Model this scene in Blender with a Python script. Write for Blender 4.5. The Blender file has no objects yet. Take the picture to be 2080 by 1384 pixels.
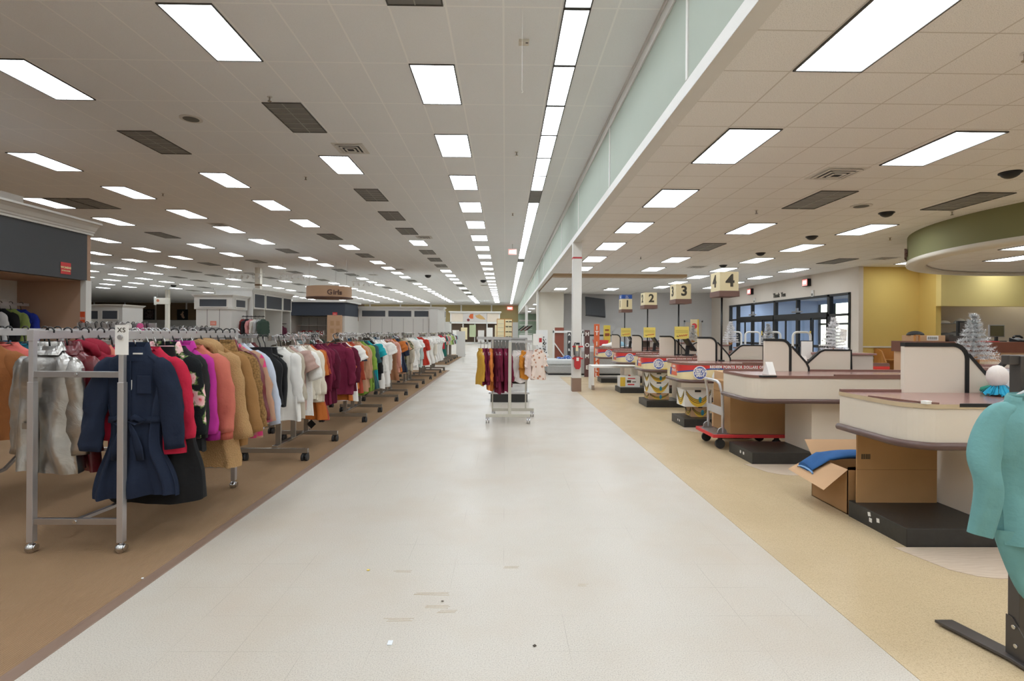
import bpy, bmesh, math, random
from mathutils import Vector, Matrix, noise as NZ
R = random.Random(11)
SC = bpy.context.scene
COL = SC.collection
PI = math.pi
cos, sin = math.cos, math.sin
ORD = ['zeroth', 'first', 'second', 'third', 'fourth', 'fifth', 'sixth', 'seventh', 'eighth', 'ninth', 'tenth', 'eleventh', 'twelfth']


def nth(n):
    if n < len(ORD):
        return ORD[n]
    s = 'th' if 10 <= n % 100 <= 20 else {1: 'st', 2: 'nd', 3: 'rd'}.get(n % 10, 'th')
    return '%d%s' % (n, s)


# ------------------------------------------------------------------ geometry
class MB:
    """collects shapes, then links them as one mesh object"""

    def __init__(self):
        self.v, self.f, self.m, self.s = [], [], [], []

    def add(self, vs, fs, mi=0, sm=False):
        b = len(self.v)
        self.v += [tuple(p) for p in vs]
        for f in fs:
            self.f.append([i + b for i in f])
            self.m.append(mi)
            self.s.append(sm)
        return self

    def box(self, a, b, mi=0):
        x0, y0, z0 = a
        x1, y1, z1 = b
        vs = [(x0, y0, z0), (x1, y0, z0), (x1, y1, z0), (x0, y1, z0), (x0, y0, z1), (x1, y0, z1), (x1, y1, z1), (x0, y1, z1)]
        return self.add(vs, [(0, 3, 2, 1), (4, 5, 6, 7), (0, 1, 5, 4), (1, 2, 6, 5), (2, 3, 7, 6), (3, 0, 4, 7)], mi)

    def cbox(self, c, d, mi=0, rz=0.0, rx=0.0, ry=0.0):
        M = Matrix.Translation(c) @ Matrix.Rotation(rz, 4, 'Z') @ Matrix.Rotation(ry, 4, 'Y') @ Matrix.Rotation(rx, 4, 'X')
        t = MB().box((-d[0] / 2, -d[1] / 2, -d[2] / 2), (d[0] / 2, d[1] / 2, d[2] / 2))
        return self.add([M @ Vector(p) for p in t.v], t.f, mi)

    def prism(self, pts, z0, z1, mi=0, plane='xy', sm=False):
        n = len(pts)

        def P(p, z):
            return {'xy': (p[0], p[1], z), 'xz': (p[0], z, p[1]), 'yz': (z, p[0], p[1])}[plane]
        vs = [P(p, z0) for p in pts] + [P(p, z1) for p in pts]
        self.add(vs, [tuple(range(n - 1, -1, -1)), tuple(range(n, 2 * n))], mi)
        self.add(vs, [(i, (i + 1) % n, (i + 1) % n + n, i + n) for i in range(n)], mi, sm)
        return self

    def rings(self, rs, mi=0, sm=True, cap0=False, cap1=False, closed=True):
        n = len(rs[0])
        vs = [p for r in rs for p in r]
        fs = []
        for j in range(len(rs) - 1):
            for i in range(n if closed else n - 1):
                k = (i + 1) % n
                fs.append((j * n + i, j * n + k, (j + 1) * n + k, (j + 1) * n + i))
        self.add(vs, fs, mi, sm)
        if cap0:
            self.add(rs[0], [tuple(range(n - 1, -1, -1))], mi)
        if cap1:
            self.add(rs[-1], [tuple(range(n))], mi)
        return self

    def tube(self, pts, r, n=8, mi=0, cap=True, flat=None, up=None):
        pts = [Vector(p) for p in pts]
        rs, prev = [], None
        for i, p in enumerate(pts):
            t = (pts[min(i + 1, len(pts) - 1)] - pts[max(i - 1, 0)]).normalized()
            if prev is None:
                a = Vector(up) if up else (Vector((0, 0, 1)) if abs(t.z) < .9 else Vector((1, 0, 0)))
            else:
                a = prev
            u = (a - t * a.dot(t)).normalized()
            prev = u
            w = t.cross(u)
            rr = r[i] if isinstance(r, (list, tuple)) else r
            fl = flat or 1.0
            rs.append([p + u * rr * cos(2 * PI * k / n) + w * rr * fl * sin(2 * PI * k / n) for k in range(n)])
        return self.rings(rs, mi, n > 5, cap, cap)

    def bar(self, a, b, w, h, mi=0):
        """rectangular tube from a to b: w wide, h high"""
        a, b = Vector(a), Vector(b)
        t = (b - a).normalized()
        up = Vector((0, 0, 1)) if abs(t.z) < .9 else Vector((0, 1, 0))
        s = t.cross(up).normalized()
        u = s.cross(t)
        rs = [[p + s * (w / 2) * i + u * (h / 2) * j for i, j in ((-1, -1), (1, -1), (1, 1), (-1, 1))] for p in (a, b)]
        return self.rings(rs, mi, False, True, True)

    def cyl(self, c, r, h, n=20, mi=0, axis='z', r2=None):
        r2 = r if r2 is None else r2
        ax = {'x': Vector((1, 0, 0)), 'y': Vector((0, 1, 0)), 'z': Vector((0, 0, 1))}[axis]
        e1 = Vector((0, 1, 0)) if axis == 'x' else Vector((1, 0, 0))
        e2 = ax.cross(e1)
        c = Vector(c)
        rs = [[c + ax * (t - .5) * h + (e1 * cos(2 * PI * k / n) + e2 * sin(2 * PI * k / n)) * rr for k in range(n)] for t, rr in ((0, r), (1, r2))]
        return self.rings(rs, mi, True, True, True)

    def ball(self, c, r, n=12, mi=0, sz=(1, 1, 1), zmin=-1.0):
        m = max(5, n // 2)
        rs = []
        t0 = math.asin(max(-1, zmin))
        for j in range(m + 1):
            t = t0 + (PI / 2 - t0) * j / m
            rs.append([(c[0] + r * sz[0] * max(cos(t), .001) * cos(2 * PI * k / n), c[1] + r * sz[1] * max(cos(t), .001) * sin(2 * PI * k / n), c[2] + r * sz[2] * sin(t)) for k in range(n)])
        return self.rings(rs, mi, True, True, True)

    def xf(self, M):
        self.v = [tuple(M @ Vector(p)) for p in self.v]
        return self

    def build(self, name, mats, parent=None, loc=None, bevel=0.0):
        me = bpy.data.meshes.new(name)
        me.from_pydata(self.v, [], self.f)
        for m in (mats if isinstance(mats, (list, tuple)) else [mats]):
            me.materials.append(m)
        me.polygons.foreach_set('material_index', self.m)
        me.polygons.foreach_set('use_smooth', self.s)
        bm = bmesh.new()
        bm.from_mesh(me)
        bmesh.ops.remove_doubles(bm, verts=bm.verts, dist=1e-5)
        bmesh.ops.recalc_face_normals(bm, faces=bm.faces)
        bm.to_mesh(me)
        bm.free()
        o = bpy.data.objects.new(name, me)
        COL.objects.link(o)
        if parent:
            o.parent = parent
        if loc:
            o.location = loc
        if bevel:
            b = o.modifiers.new('Bevel', 'BEVEL')
            b.width = bevel
            b.segments = 2
            b.limit_method = 'ANGLE'
            b.angle_limit = .7
        return o


def tag(o, label, cat, group=None, kind=None):
    o['label'] = label
    o['category'] = cat
    if group:
        o['group'] = group
    if kind:
        o['kind'] = kind
    return o


def struct(o, label=None):
    o['kind'] = 'structure'
    if label:
        o['label'] = label
    return o


def thing(name, label, cat, loc=(0, 0, 0), rz=0.0, group=None):
    o = bpy.data.objects.new(name, None)
    o.empty_display_size = .1
    COL.objects.link(o)
    o.location = loc
    o.rotation_euler = (0, 0, rz)
    return tag(o, label, cat, group)


KIDS = {}


def kids(o):
    return [c for c in o.children]


def dup(o, loc=None, rz=None, label=None, group=None, parent=None):
    c = o.copy()
    COL.objects.link(c)
    if parent is not None:
        c.parent = parent
    if loc is not None:
        c.location = loc
    if rz is not None:
        c.rotation_euler = (0, 0, rz)
    if label:
        c['label'] = label
    if group:
        c['group'] = group
    for ch in kids(o):
        dup(ch, parent=c)
    return c


def text(name, s, size, m, parent, loc, rot, ex=.002, align='CENTER', bold=0.0, sx=1.0, label=None, sp=1.0, lh=1.0):
    cu = bpy.data.curves.new(name, 'FONT')
    cu.body = s
    cu.size = size
    cu.extrude = ex
    cu.offset = bold
    cu.align_x = align
    cu.align_y = 'CENTER'
    cu.space_character = sp
    cu.space_line = lh
    cu.resolution_u = 3
    cu.materials.append(m)
    o = bpy.data.objects.new(name, cu)
    COL.objects.link(o)
    o.parent = parent
    o.location = loc
    o.rotation_euler = rot
    o.scale = (sx, 1, 1)
    if label:
        o['label'] = label
    return o


FR = (PI / 2, 0, 0)            # lettering that faces -Y
FL = (PI / 2, 0, -PI / 2)      # lettering that faces -X
FX = (PI / 2, 0, PI / 2)       # lettering that faces +X


# ------------------------------------------------------------------ materials
def lin(h):
    if isinstance(h, str):
        h = h.lstrip('#')
        c = [int(h[i:i + 2], 16) / 255 for i in (0, 2, 4)]
    else:
        c = h
    return tuple((x / 12.92 if x <= .04045 else ((x + .055) / 1.055) ** 2.4) for x in c) + (1,)


class NT:
    def __init__(self, name):
        self.mat = bpy.data.materials.new(name)
        self.mat.use_nodes = True
        self.t = self.mat.node_tree
        self.b = self.t.nodes['Principled BSDF']

    def n(self, typ, **kw):
        nd = self.t.nodes.new(typ)
        for k, v in kw.items():
            if k.startswith('i_'):
                nd.inputs[k[2:].replace('_', ' ')].default_value = v
            else:
                setattr(nd, k, v)
        return nd

    def l(self, a, b):
        self.t.links.new(a, b)

    def co(self, which='Object', scale=None):
        tc = self.n('ShaderNodeTexCoord')
        if scale is None:
            return tc.outputs[which]
        mp = self.n('ShaderNodeMapping')
        mp.inputs['Scale'].default_value = scale if hasattr(scale, '__len__') else (scale,) * 3
        self.l(tc.outputs[which], mp.inputs['Vector'])
        return mp.outputs['Vector']

    def noise(self, scale, detail=3, rough=.55, co=None, dist=0):
        nd = self.n('ShaderNodeTexNoise')
        nd.inputs['Scale'].default_value = scale
        nd.inputs['Detail'].default_value = detail
        nd.inputs['Roughness'].default_value = rough
        nd.inputs['Distortion'].default_value = dist
        self.l(co if co is not None else self.co(), nd.inputs['Vector'])
        return nd.outputs['Fac']

    def ramp(self, fac, stops, interp='LINEAR'):
        nd = self.n('ShaderNodeValToRGB')
        nd.color_ramp.interpolation = interp
        e = nd.color_ramp.elements
        while len(e) < len(stops):
            e.new(.5)
        for i, (p, c) in enumerate(stops):
            e[i].position = p
            e[i].color = c if len(c) == 4 else (*c, 1)
        self.l(fac, nd.inputs['Fac'])
        return nd.outputs['Color']

    def mix(self, fac, a, b, mode='MIX'):
        nd = self.n('ShaderNodeMix', data_type='RGBA', blend_type=mode)
        for s, v in ((nd.inputs[0], fac), (nd.inputs[6], a), (nd.inputs[7], b)):
            if isinstance(v, (int, float, tuple)):
                s.default_value = v
            else:
                self.l(v, s)
        return nd.outputs[2]

    def math(self, op, a, b=0.0, clamp=False):
        nd = self.n('ShaderNodeMath', operation=op, use_clamp=clamp)
        for s, v in zip(nd.inputs, (a, b)):
            if isinstance(v, (int, float)):
                s.default_value = v
            else:
                self.l(v, s)
        return nd.outputs[0]

    def bump(self, h, strength=.3, dist=.01):
        nd = self.n('ShaderNodeBump')
        nd.inputs['Strength'].default_value = strength
        nd.inputs['Distance'].default_value = dist
        self.l(h, nd.inputs['Height'])
        self.l(nd.outputs['Normal'], self.b.inputs['Normal'])

    def base(self, c):
        if isinstance(c, tuple):
            self.b.inputs['Base Color'].default_value = c
        else:
            self.l(c, self.b.inputs['Base Color'])

    def set(self, rough=.5, metal=0.0, spec=.5, **kw):
        self.b.inputs['Roughness'].default_value = rough
        self.b.inputs['Metallic'].default_value = metal
        self.b.inputs['Specular IOR Level'].default_value = spec
        for k, v in kw.items():
            self.b.inputs[k].default_value = v
        return self.mat


MC = {}


def mat(col, rough=.5, metal=0.0, var=.06, scale=8.0, bump=0.0, bscale=60.0, spec=.5, name=None):
    """a plain surface: colour, a little uneven, optional fine relief"""
    key = (str(col), rough, metal, var, scale, bump, bscale, spec)
    if key in MC:
        return MC[key]
    n = NT(name or 'surface')
    c = lin(col)
    if var:
        f = n.noise(scale, 3)
        lo = tuple(x * (1 - var) for x in c[:3]) + (1,)
        hi = tuple(min(1, x * (1 + var)) for x in c[:3]) + (1,)
        n.base(n.mix(f, lo, hi))
    else:
        n.base(c)
    if bump:
        n.bump(n.noise(bscale, 2), bump, .004)
    MC[key] = n.set(rough, metal, spec)
    return MC[key]


def cloth(col, kind='plain', col2=None):
    key = ('cloth', col, kind, col2)
    if key in MC:
        return MC[key]
    n = NT('cloth_' + kind)
    c = lin(col)
    dk = tuple(x * .88 for x in c[:3]) + (1,)
    lt = tuple(min(1, x * 1.08) for x in c[:3]) + (1,)
    rough, metal, spec = .85, 0, .25
    if kind == 'plain':
        n.base(n.mix(n.noise(9, 3), dk, lt))
        n.bump(n.noise(10, 4), .5, .018)
    elif kind == 'silver':
        n.base(n.mix(n.noise(7, 3), lin('#8f8d8a'), lin('#c6c4c0')))
        rough, metal, spec = .3, .95, .5
        n.bump(n.noise(7, 3, dist=1.2), .35, .02)
    elif kind == 'leather':
        n.base(n.mix(n.noise(9, 3), dk, lt))
        rough, spec = .3, .6
        n.bump(n.noise(16, 3), .4, .012)
    elif kind == 'teddy':
        f = n.noise(95, 3, .7)
        n.base(n.mix(f, tuple(x * .72 for x in c[:3]) + (1,), lt))
        n.bump(f, .9, .012)
        rough = .95
    elif kind == 'curly':
        v = n.n('ShaderNodeTexVoronoi')
        v.inputs['Scale'].default_value = 60
        n.l(n.co(), v.inputs['Vector'])
        n.base(n.mix(v.outputs['Distance'], lt, tuple(x * .4 for x in c[:3]) + (1,)))
        n.bump(v.outputs['Distance'], -1.0, .015)
        rough = .95
    elif kind == 'quilt':
        co = n.co('Object', (1, 1, 1))
        w = n.n('ShaderNodeTexBrick')
        w.inputs['Scale'].default_value = 1
        w.inputs['Brick Width'].default_value = .12
        w.inputs['Row Height'].default_value = .12
        w.inputs['Mortar Size'].default_value = .006
        w.inputs['Mortar Smooth'].default_value = 1
        w.offset = 0
        rot = n.n('ShaderNodeMapping')
        rot.inputs['Rotation'].default_value = (PI / 2, 0, 0)
        n.l(co, rot.inputs['Vector'])
        n.l(rot.outputs['Vector'], w.inputs['Vector'])
        n.base(n.mix(n.noise(9, 3), dk, lt))
        n.bump(w.outputs['Fac'], -.7, .012)
    elif kind == 'floral':
        v = n.n('ShaderNodeTexVoronoi')
        v.inputs['Scale'].default_value = 8.5
        nz = n.n('ShaderNodeTexNoise')
        nz.inputs['Scale'].default_value = 30
        n.l(n.co(), nz.inputs['Vector'])
        n.l(n.mix(.06, n.co(), nz.outputs['Color'], 'ADD'), v.inputs['Vector'])
        n.base(n.ramp(v.outputs['Distance'], [(0, lin('#c8283c')), (.16, lin('#d9505c')), (.24, lin('#eeb4b8')), (.4, lin('#e9c6c4')), (.47, lin('#6f8a4a')), (.53, lin('#15191c'))]))
        n.bump(n.noise(120, 2), .6, .006)
    elif kind == 'blossom':
        v = n.n('ShaderNodeTexVoronoi')
        v.inputs['Scale'].default_value = 16
        n.l(n.co(), v.inputs['Vector'])
        n.base(n.ramp(v.outputs['Distance'], [(0, lin(col2)), (.28, lin(col2)), (.36, c)]))
    elif kind == 'check':
        v = n.n('ShaderNodeTexVoronoi', distance='CHEBYCHEV')
        v.inputs['Scale'].default_value = 11
        n.l(n.co('Object', (1, .3, .7)), v.inputs['Vector'])
        n.base(n.ramp(v.outputs['Distance'], [(0, c), (.3, c), (.38, lin(col2))]))
    elif kind == 'camo':
        f = n.noise(14, 2, .5)
        n.base(n.ramp(f, [(.35, lin('#3a3d2e')), (.45, lin('#6f6a4c')), (.55, lin('#8d8a6a')), (.65, lin('#4a4a3a'))], 'CONSTANT'))
    elif kind == 'denim':
        n.base(n.mix(n.noise(7, 4), dk, tuple(min(1, x * 1.5) for x in c[:3]) + (1,)))
        n.bump(n.noise(40, 3), .3, .006)
    elif kind == 'knit':
        w = n.n('ShaderNodeTexWave')
        w.inputs['Scale'].default_value = 60
        n.l(n.co(), w.inputs['Vector'])
        n.base(n.mix(n.noise(9, 3), dk, lt))
        n.bump(w.outputs['Fac'], .25, .004)
    MC[key] = n.set(rough, metal, spec)
    return MC[key]


def emit(col, strength, name='glow'):
    n = NT(name)
    n.b.inputs['Emission Color'].default_value = lin(col)
    n.b.inputs['Emission Strength'].default_value = strength
    n.base(lin('#e8e8e8'))
    return n.set(.6)


M = {}


def make_materials():
    # acoustic ceiling with inlaid grid lines
    def ceil(name, col, line, px, py, ox, oy, lw, speck):
        n = NT(name)
        tc = n.co('Object')
        s = n.n('ShaderNodeSeparateXYZ')
        n.l(tc, s.inputs[0])
        fs = []
        for k, (p, o) in enumerate(((px, ox), (py, oy))):
            u = n.math('FRACT', n.math('DIVIDE', n.math('ADD', s.outputs[k], 1000 * p - o), p))
            d = n.math('MULTIPLY', n.math('MINIMUM', u, n.math('SUBTRACT', 1.0, u)), p)
            fs.append(n.math('LESS_THAN', d, lw))
        g = n.math('MAXIMUM', fs[0], fs[1])
        f = n.noise(140, 2, .7)
        c = lin(col)
        b = n.ramp(f, [(.36, tuple(x * (1 - speck) for x in c[:3])), (.47, c)])
        b = n.mix(n.math('MULTIPLY', n.noise(.7, 4), .12), b, tuple(x * .7 for x in c[:3]) + (1,))
        n.base(n.mix(g, b, lin(line)))
        n.bump(n.math('ADD', f, n.math('MULTIPLY', g, -1.5)), .15, .004)
        return n.set(.95, 0, .1)
    M['ceil_l'] = ceil('ceiling_tile', '#f1f3f5', '#f9fafa', .61, 1.22, -1.26, 6.86, .011, .06)
    M['ceil_r'] = ceil('ceiling_tile_fine', '#f0eeeb', '#d0cbc4', .61, .61, 2.415, 4.5, .008, .28)

    def vct(name, a, b, speck, patch, joint):
        n = NT(name)
        co = n.co('Object')
        f = n.noise(170, 3, .75)
        c = n.ramp(f, [(.33, lin(speck)), (.46, lin(a)), (.62, lin(b))])
        # worn traffic patches with their own shape
        c = n.mix(n.ramp(n.noise(.9, 4, .6), [(.45, (0, 0, 0)), (.7, (.5, .5, .5))]), c, lin(patch))
        br = n.n('ShaderNodeTexBrick')
        br.offset = 0
        for k, v in (('Scale', 1), ('Brick Width', .305), ('Row Height', .305), ('Mortar Size', .0012)):
            br.inputs[k].default_value = v
        n.l(co, br.inputs['Vector'])
        sel = n.math('MULTIPLY', br.outputs['Fac'], n.ramp(n.noise(1.1, 2), [(.5, (0, 0, 0)), (.62, (.6, .6, .6))]))
        c = n.mix(sel, c, lin(joint))
        n.base(c)
        n.l(n.ramp(n.noise(1.3, 4), [(.3, (.28, .28, .28)), (.7, (.45, .45, .45))]), n.b.inputs['Roughness'])
        n.bump(n.noise(6, 3), .03, .01)
        return n.set(.38, 0, .32)
    M['vct_white'] = vct('vinyl_tile_white', '#bcb5aa', '#c7c1b8', '#98918a', '#b5a694', '#8a8378')
    M['vct_tan'] = vct('vinyl_tile_tan', '#bba684', '#c5b292', '#9a8667', '#b09b7a', '#77654c')
    n = NT('ribbed_carpet')
    w = n.n('ShaderNodeTexWave', bands_direction='X')
    w.inputs['Scale'].default_value = 24
    w.inputs['Distortion'].default_value = .6
    n.l(n.co('Object', (1, .15, 1)), w.inputs['Vector'])
    f = n.noise(240, 2, .7)
    c = n.mix(n.math('MULTIPLY', w.outputs['Fac'], .5), lin('#94785c'), lin('#ad9274'))
    c = n.mix(n.math('MULTIPLY', f, .5), c, lin('#7a6048'))
    c = n.mix(n.ramp(n.noise(.8, 3), [(.4, (0, 0, 0)), (.75, (.35, .35, .35))]), c, lin('#a58d74'))
    n.base(c)
    n.bump(n.math('ADD', w.outputs['Fac'], f), .5, .006)
    M['carpet'] = n.set(.97, 0, .05)
    M['carpet_trim'] = mat('#7d6657', .55, var=.1)
    # walls
    for k, c in dict(white='#d9d6d1', grey='#c9c8c8', beige='#d3c9bd', yellow='#dabd6c', yellow_l='#e2cd86', olive='#a8976a', brown='#7a6248',
                     green='#a9bda8', sage='#adb6aa', olive_g='#85845c', tan='#b0917a', cream='#dcd6c9', fascia='#4b4c4f', navy='#3a414d',
                     soffit='#b79e80', slate='#6b6a66').items():
        M['w_' + k] = mat(c, .8, var=.03, scale=2.0, bump=.05, bscale=120)
    M['w_vest'] = mat('#b4c3dc', .8, var=.03)
    M['panel'] = mat('#d6d4d0', .5, var=.02, scale=2)
    M['trim'] = mat('#dbd9d4', .45, var=.02)
    M['chalk'] = mat('#474b52', .7, var=.06, scale=4)
    M['lam'] = mat('#d5cabb', .35, var=.02, scale=3)
    M['lam_dark'] = mat('#c4bbb0', .4, var=.02, scale=3)
    M['top'] = mat('#93706a', .22, var=.08, scale=5)
    M['top_edge'] = mat('#7d5a50', .4, var=.1)
    M['bumper'] = mat('#5c4540', .35, var=.05)
    M['worn'] = mat('#bda98a', .7, var=.1)
    M['black'] = mat('#1d1d1e', .45, var=.1)
    M['blackmatt'] = mat('#232221', .6, var=.12, scale=14)
    M['plinth'] = mat('#2b2a28', .42, var=.35, scale=18, bump=.1, bscale=40)
    M['chrome'] = mat('#c9c9cb', .16, 1.0, var=.03)
    M['steel'] = mat('#b4b3b5', .3, .9, var=.05)
    M['satin'] = mat('#c6c4c6', .36, .75, var=.04)
    M['bronze'] = mat('#a39b91', .25, .7, var=.08)
    M['gun'] = mat('#55504d', .4, .5, var=.06)
    M['rubber'] = mat('#2a2a2b', .6, var=.08)
    M['plastic_k'] = mat('#161617', .35, var=0)
    n = NT('clear_plastic')
    n.base(lin('#e4e4e6'))
    M['clear'] = n.set(.12, 0, .6, **{'Transmission Weight': .0, 'Alpha': .6})
    M['white'] = mat('#e4e3e0', .5, var=.02)
    M['paper'] = mat('#e6e4df', .8, var=.02)
    M['red'] = mat('#b3262a', .45, var=.05)
    M['redsign'] = mat('#cf3a3c', .6, var=.03)
    M['signred'] = mat('#c8342f', .45, var=.02)
    M['yel'] = mat('#e2bd45', .5, var=.03)
    M['cream'] = mat('#e3d5ac', .5, var=.03)
    M['adcream'] = mat('#e0cfa0', .45, var=.04)
    M['blue'] = mat('#1d4fa0', .45, var=.03)
    M['ablue'] = mat('#3b4f9a', .45, var=.05)
    M['brownsign'] = mat('#6f5147', .5, var=.05)
    M['ink'] = mat('#3f3a2e', .6, var=0)
    M['navyink'] = mat('#28305e', .6, var=0)
    n = NT('cardboard')
    w = n.n('ShaderNodeTexWave', bands_direction='Z')
    w.inputs['Scale'].default_value = 40
    n.l(n.co(), w.inputs['Vector'])
    n.base(n.mix(n.noise(3, 3), lin('#9c7750'), lin('#b18b62')))
    n.bump(w.outputs['Fac'], .06, .003)
    M['card'] = n.set(.8, 0, .2)
    M['card_l'] = mat('#bd9873', .8, var=.06, scale=3)
    n = NT('oak')
    w = n.n('ShaderNodeTexWave', bands_direction='X')
    w.inputs['Scale'].default_value = 9
    w.inputs['Distortion'].default_value = 5
    n.l(n.co('Object', (1, 1, .15)), w.inputs['Vector'])
    n.base(n.mix(w.outputs['Fac'], lin('#b5793a'), lin('#c98f4d')))
    M['oak'] = n.set(.4)
    M['redwood'] = mat('#8a4a38', .5, var=.2, scale=3)
    M['counterwood'] = mat('#6e4436', .35, var=.15, scale=3)
    M['peach'] = mat('#c9a484', .5, var=.06, scale=3)
    n = NT('window_glass')
    tr = n.n('ShaderNodeBsdfTransparent')
    tr.inputs['Color'].default_value = (.93, .95, .98, 1)
    gl = n.n('ShaderNodeBsdfGlossy')
    gl.inputs['Roughness'].default_value = .02
    mx = n.n('ShaderNodeMixShader')
    mx.inputs[0].default_value = .1
    n.l(tr.outputs[0], mx.inputs[1])
    n.l(gl.outputs[0], mx.inputs[2])
    n.l(mx.outputs[0], n.t.nodes['Material Output'].inputs['Surface'])
    M['glass'] = n.mat
    # lamps: white prismatic lens over the tubes
    n = NT('lit_lens')
    br = n.n('ShaderNodeTexBrick')
    br.offset = 0
    for k, v in (('Scale', 1), ('Brick Width', .2), ('Row Height', .2), ('Mortar Size', .004), ('Mortar Smooth', 1)):
        br.inputs[k].default_value = v
    br.inputs['Color1'].default_value = (.89, .955, 1, 1)
    br.inputs['Color2'].default_value = (.83, .9, .96, 1)
    br.inputs['Mortar'].default_value = (.76, .82, .88, 1)
    n.l(n.co(), br.inputs['Vector'])
    n.l(br.outputs['Color'], n.b.inputs['Emission Color'])
    n.b.inputs['Emission Strength'].default_value = LAMP
    n.base(lin('#e8e8e8'))
    M['lens'] = n.set(.6)
    M['lens_off'] = mat('#7d7c78', .55, var=.12, scale=6)
    M['louver'] = mat('#a2a19c', .4, var=.05)
    M['lampframe'] = mat('#4a4845', .5, var=.05)
    M['exitglow'] = emit('#e0403a', 1.6, 'exit_face')
    M['exitword'] = emit('#ffe8e0', 2.5, 'exit_word')
    n = NT('sofa_fabric')
    n.base(n.mix(n.noise(26, 4), lin('#93928f'), lin('#b3b2ae')))
    n.bump(n.noise(90, 2), .3, .004)
    M['sofa'] = n.set(.95, 0, .1)
    M['sofa_l'] = mat('#c3c6c6', .95, var=.08, scale=10)
    n = NT('tinsel')
    n.base(n.mix(n.noise(60, 1), lin('#b9bbbd'), lin('#fafafa')))
    M['tinsel'] = n.set(.3, .25)
    M['snow'] = mat('#f3f3f4', .8, var=.1, scale=30)
    n = NT('floor_mat')
    w = n.n('ShaderNodeTexWave', bands_direction='Y')
    w.inputs['Scale'].default_value = 9
    w.inputs['Distortion'].default_value = 9
    n.l(n.co('Object', (.6, 1, 1)), w.inputs['Vector'])
    n.base(n.mix(n.math('MULTIPLY', w.outputs['Fac'], .5), lin('#cdbcaa'), lin('#bca893')))
    M['mat'] = n.set(.3, 0, .4)
    M['pave'] = mat('#8d8f92', .9, var=.1)


LAMP = 12.5
make_materials()
# ------------------------------------------------------------------ camera
CAMH = 1.47
cam = bpy.data.cameras.new('camera')
cam.sensor_width = 36
cam.lens = 36 * 1080 / 2080
cam.shift_y = -18.9 / 2080
cam.clip_start = .05
cam.clip_end = 300
camo = bpy.data.objects.new('camera', cam)
COL.objects.link(camo)
camo.matrix_world = Matrix.Translation((0, 0, CAMH)) @ Matrix.Rotation(-math.atan(14 / 1080), 4, 'Z') @ Matrix.Rotation(PI / 2, 4, 'X') @ Matrix.Rotation(.0065, 4, 'Z')
SC.camera = camo

# ------------------------------------------------------------------ building shell
ZL, ZR = 4.91, 3.70
YB, YF = 68.2, -6.0


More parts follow.
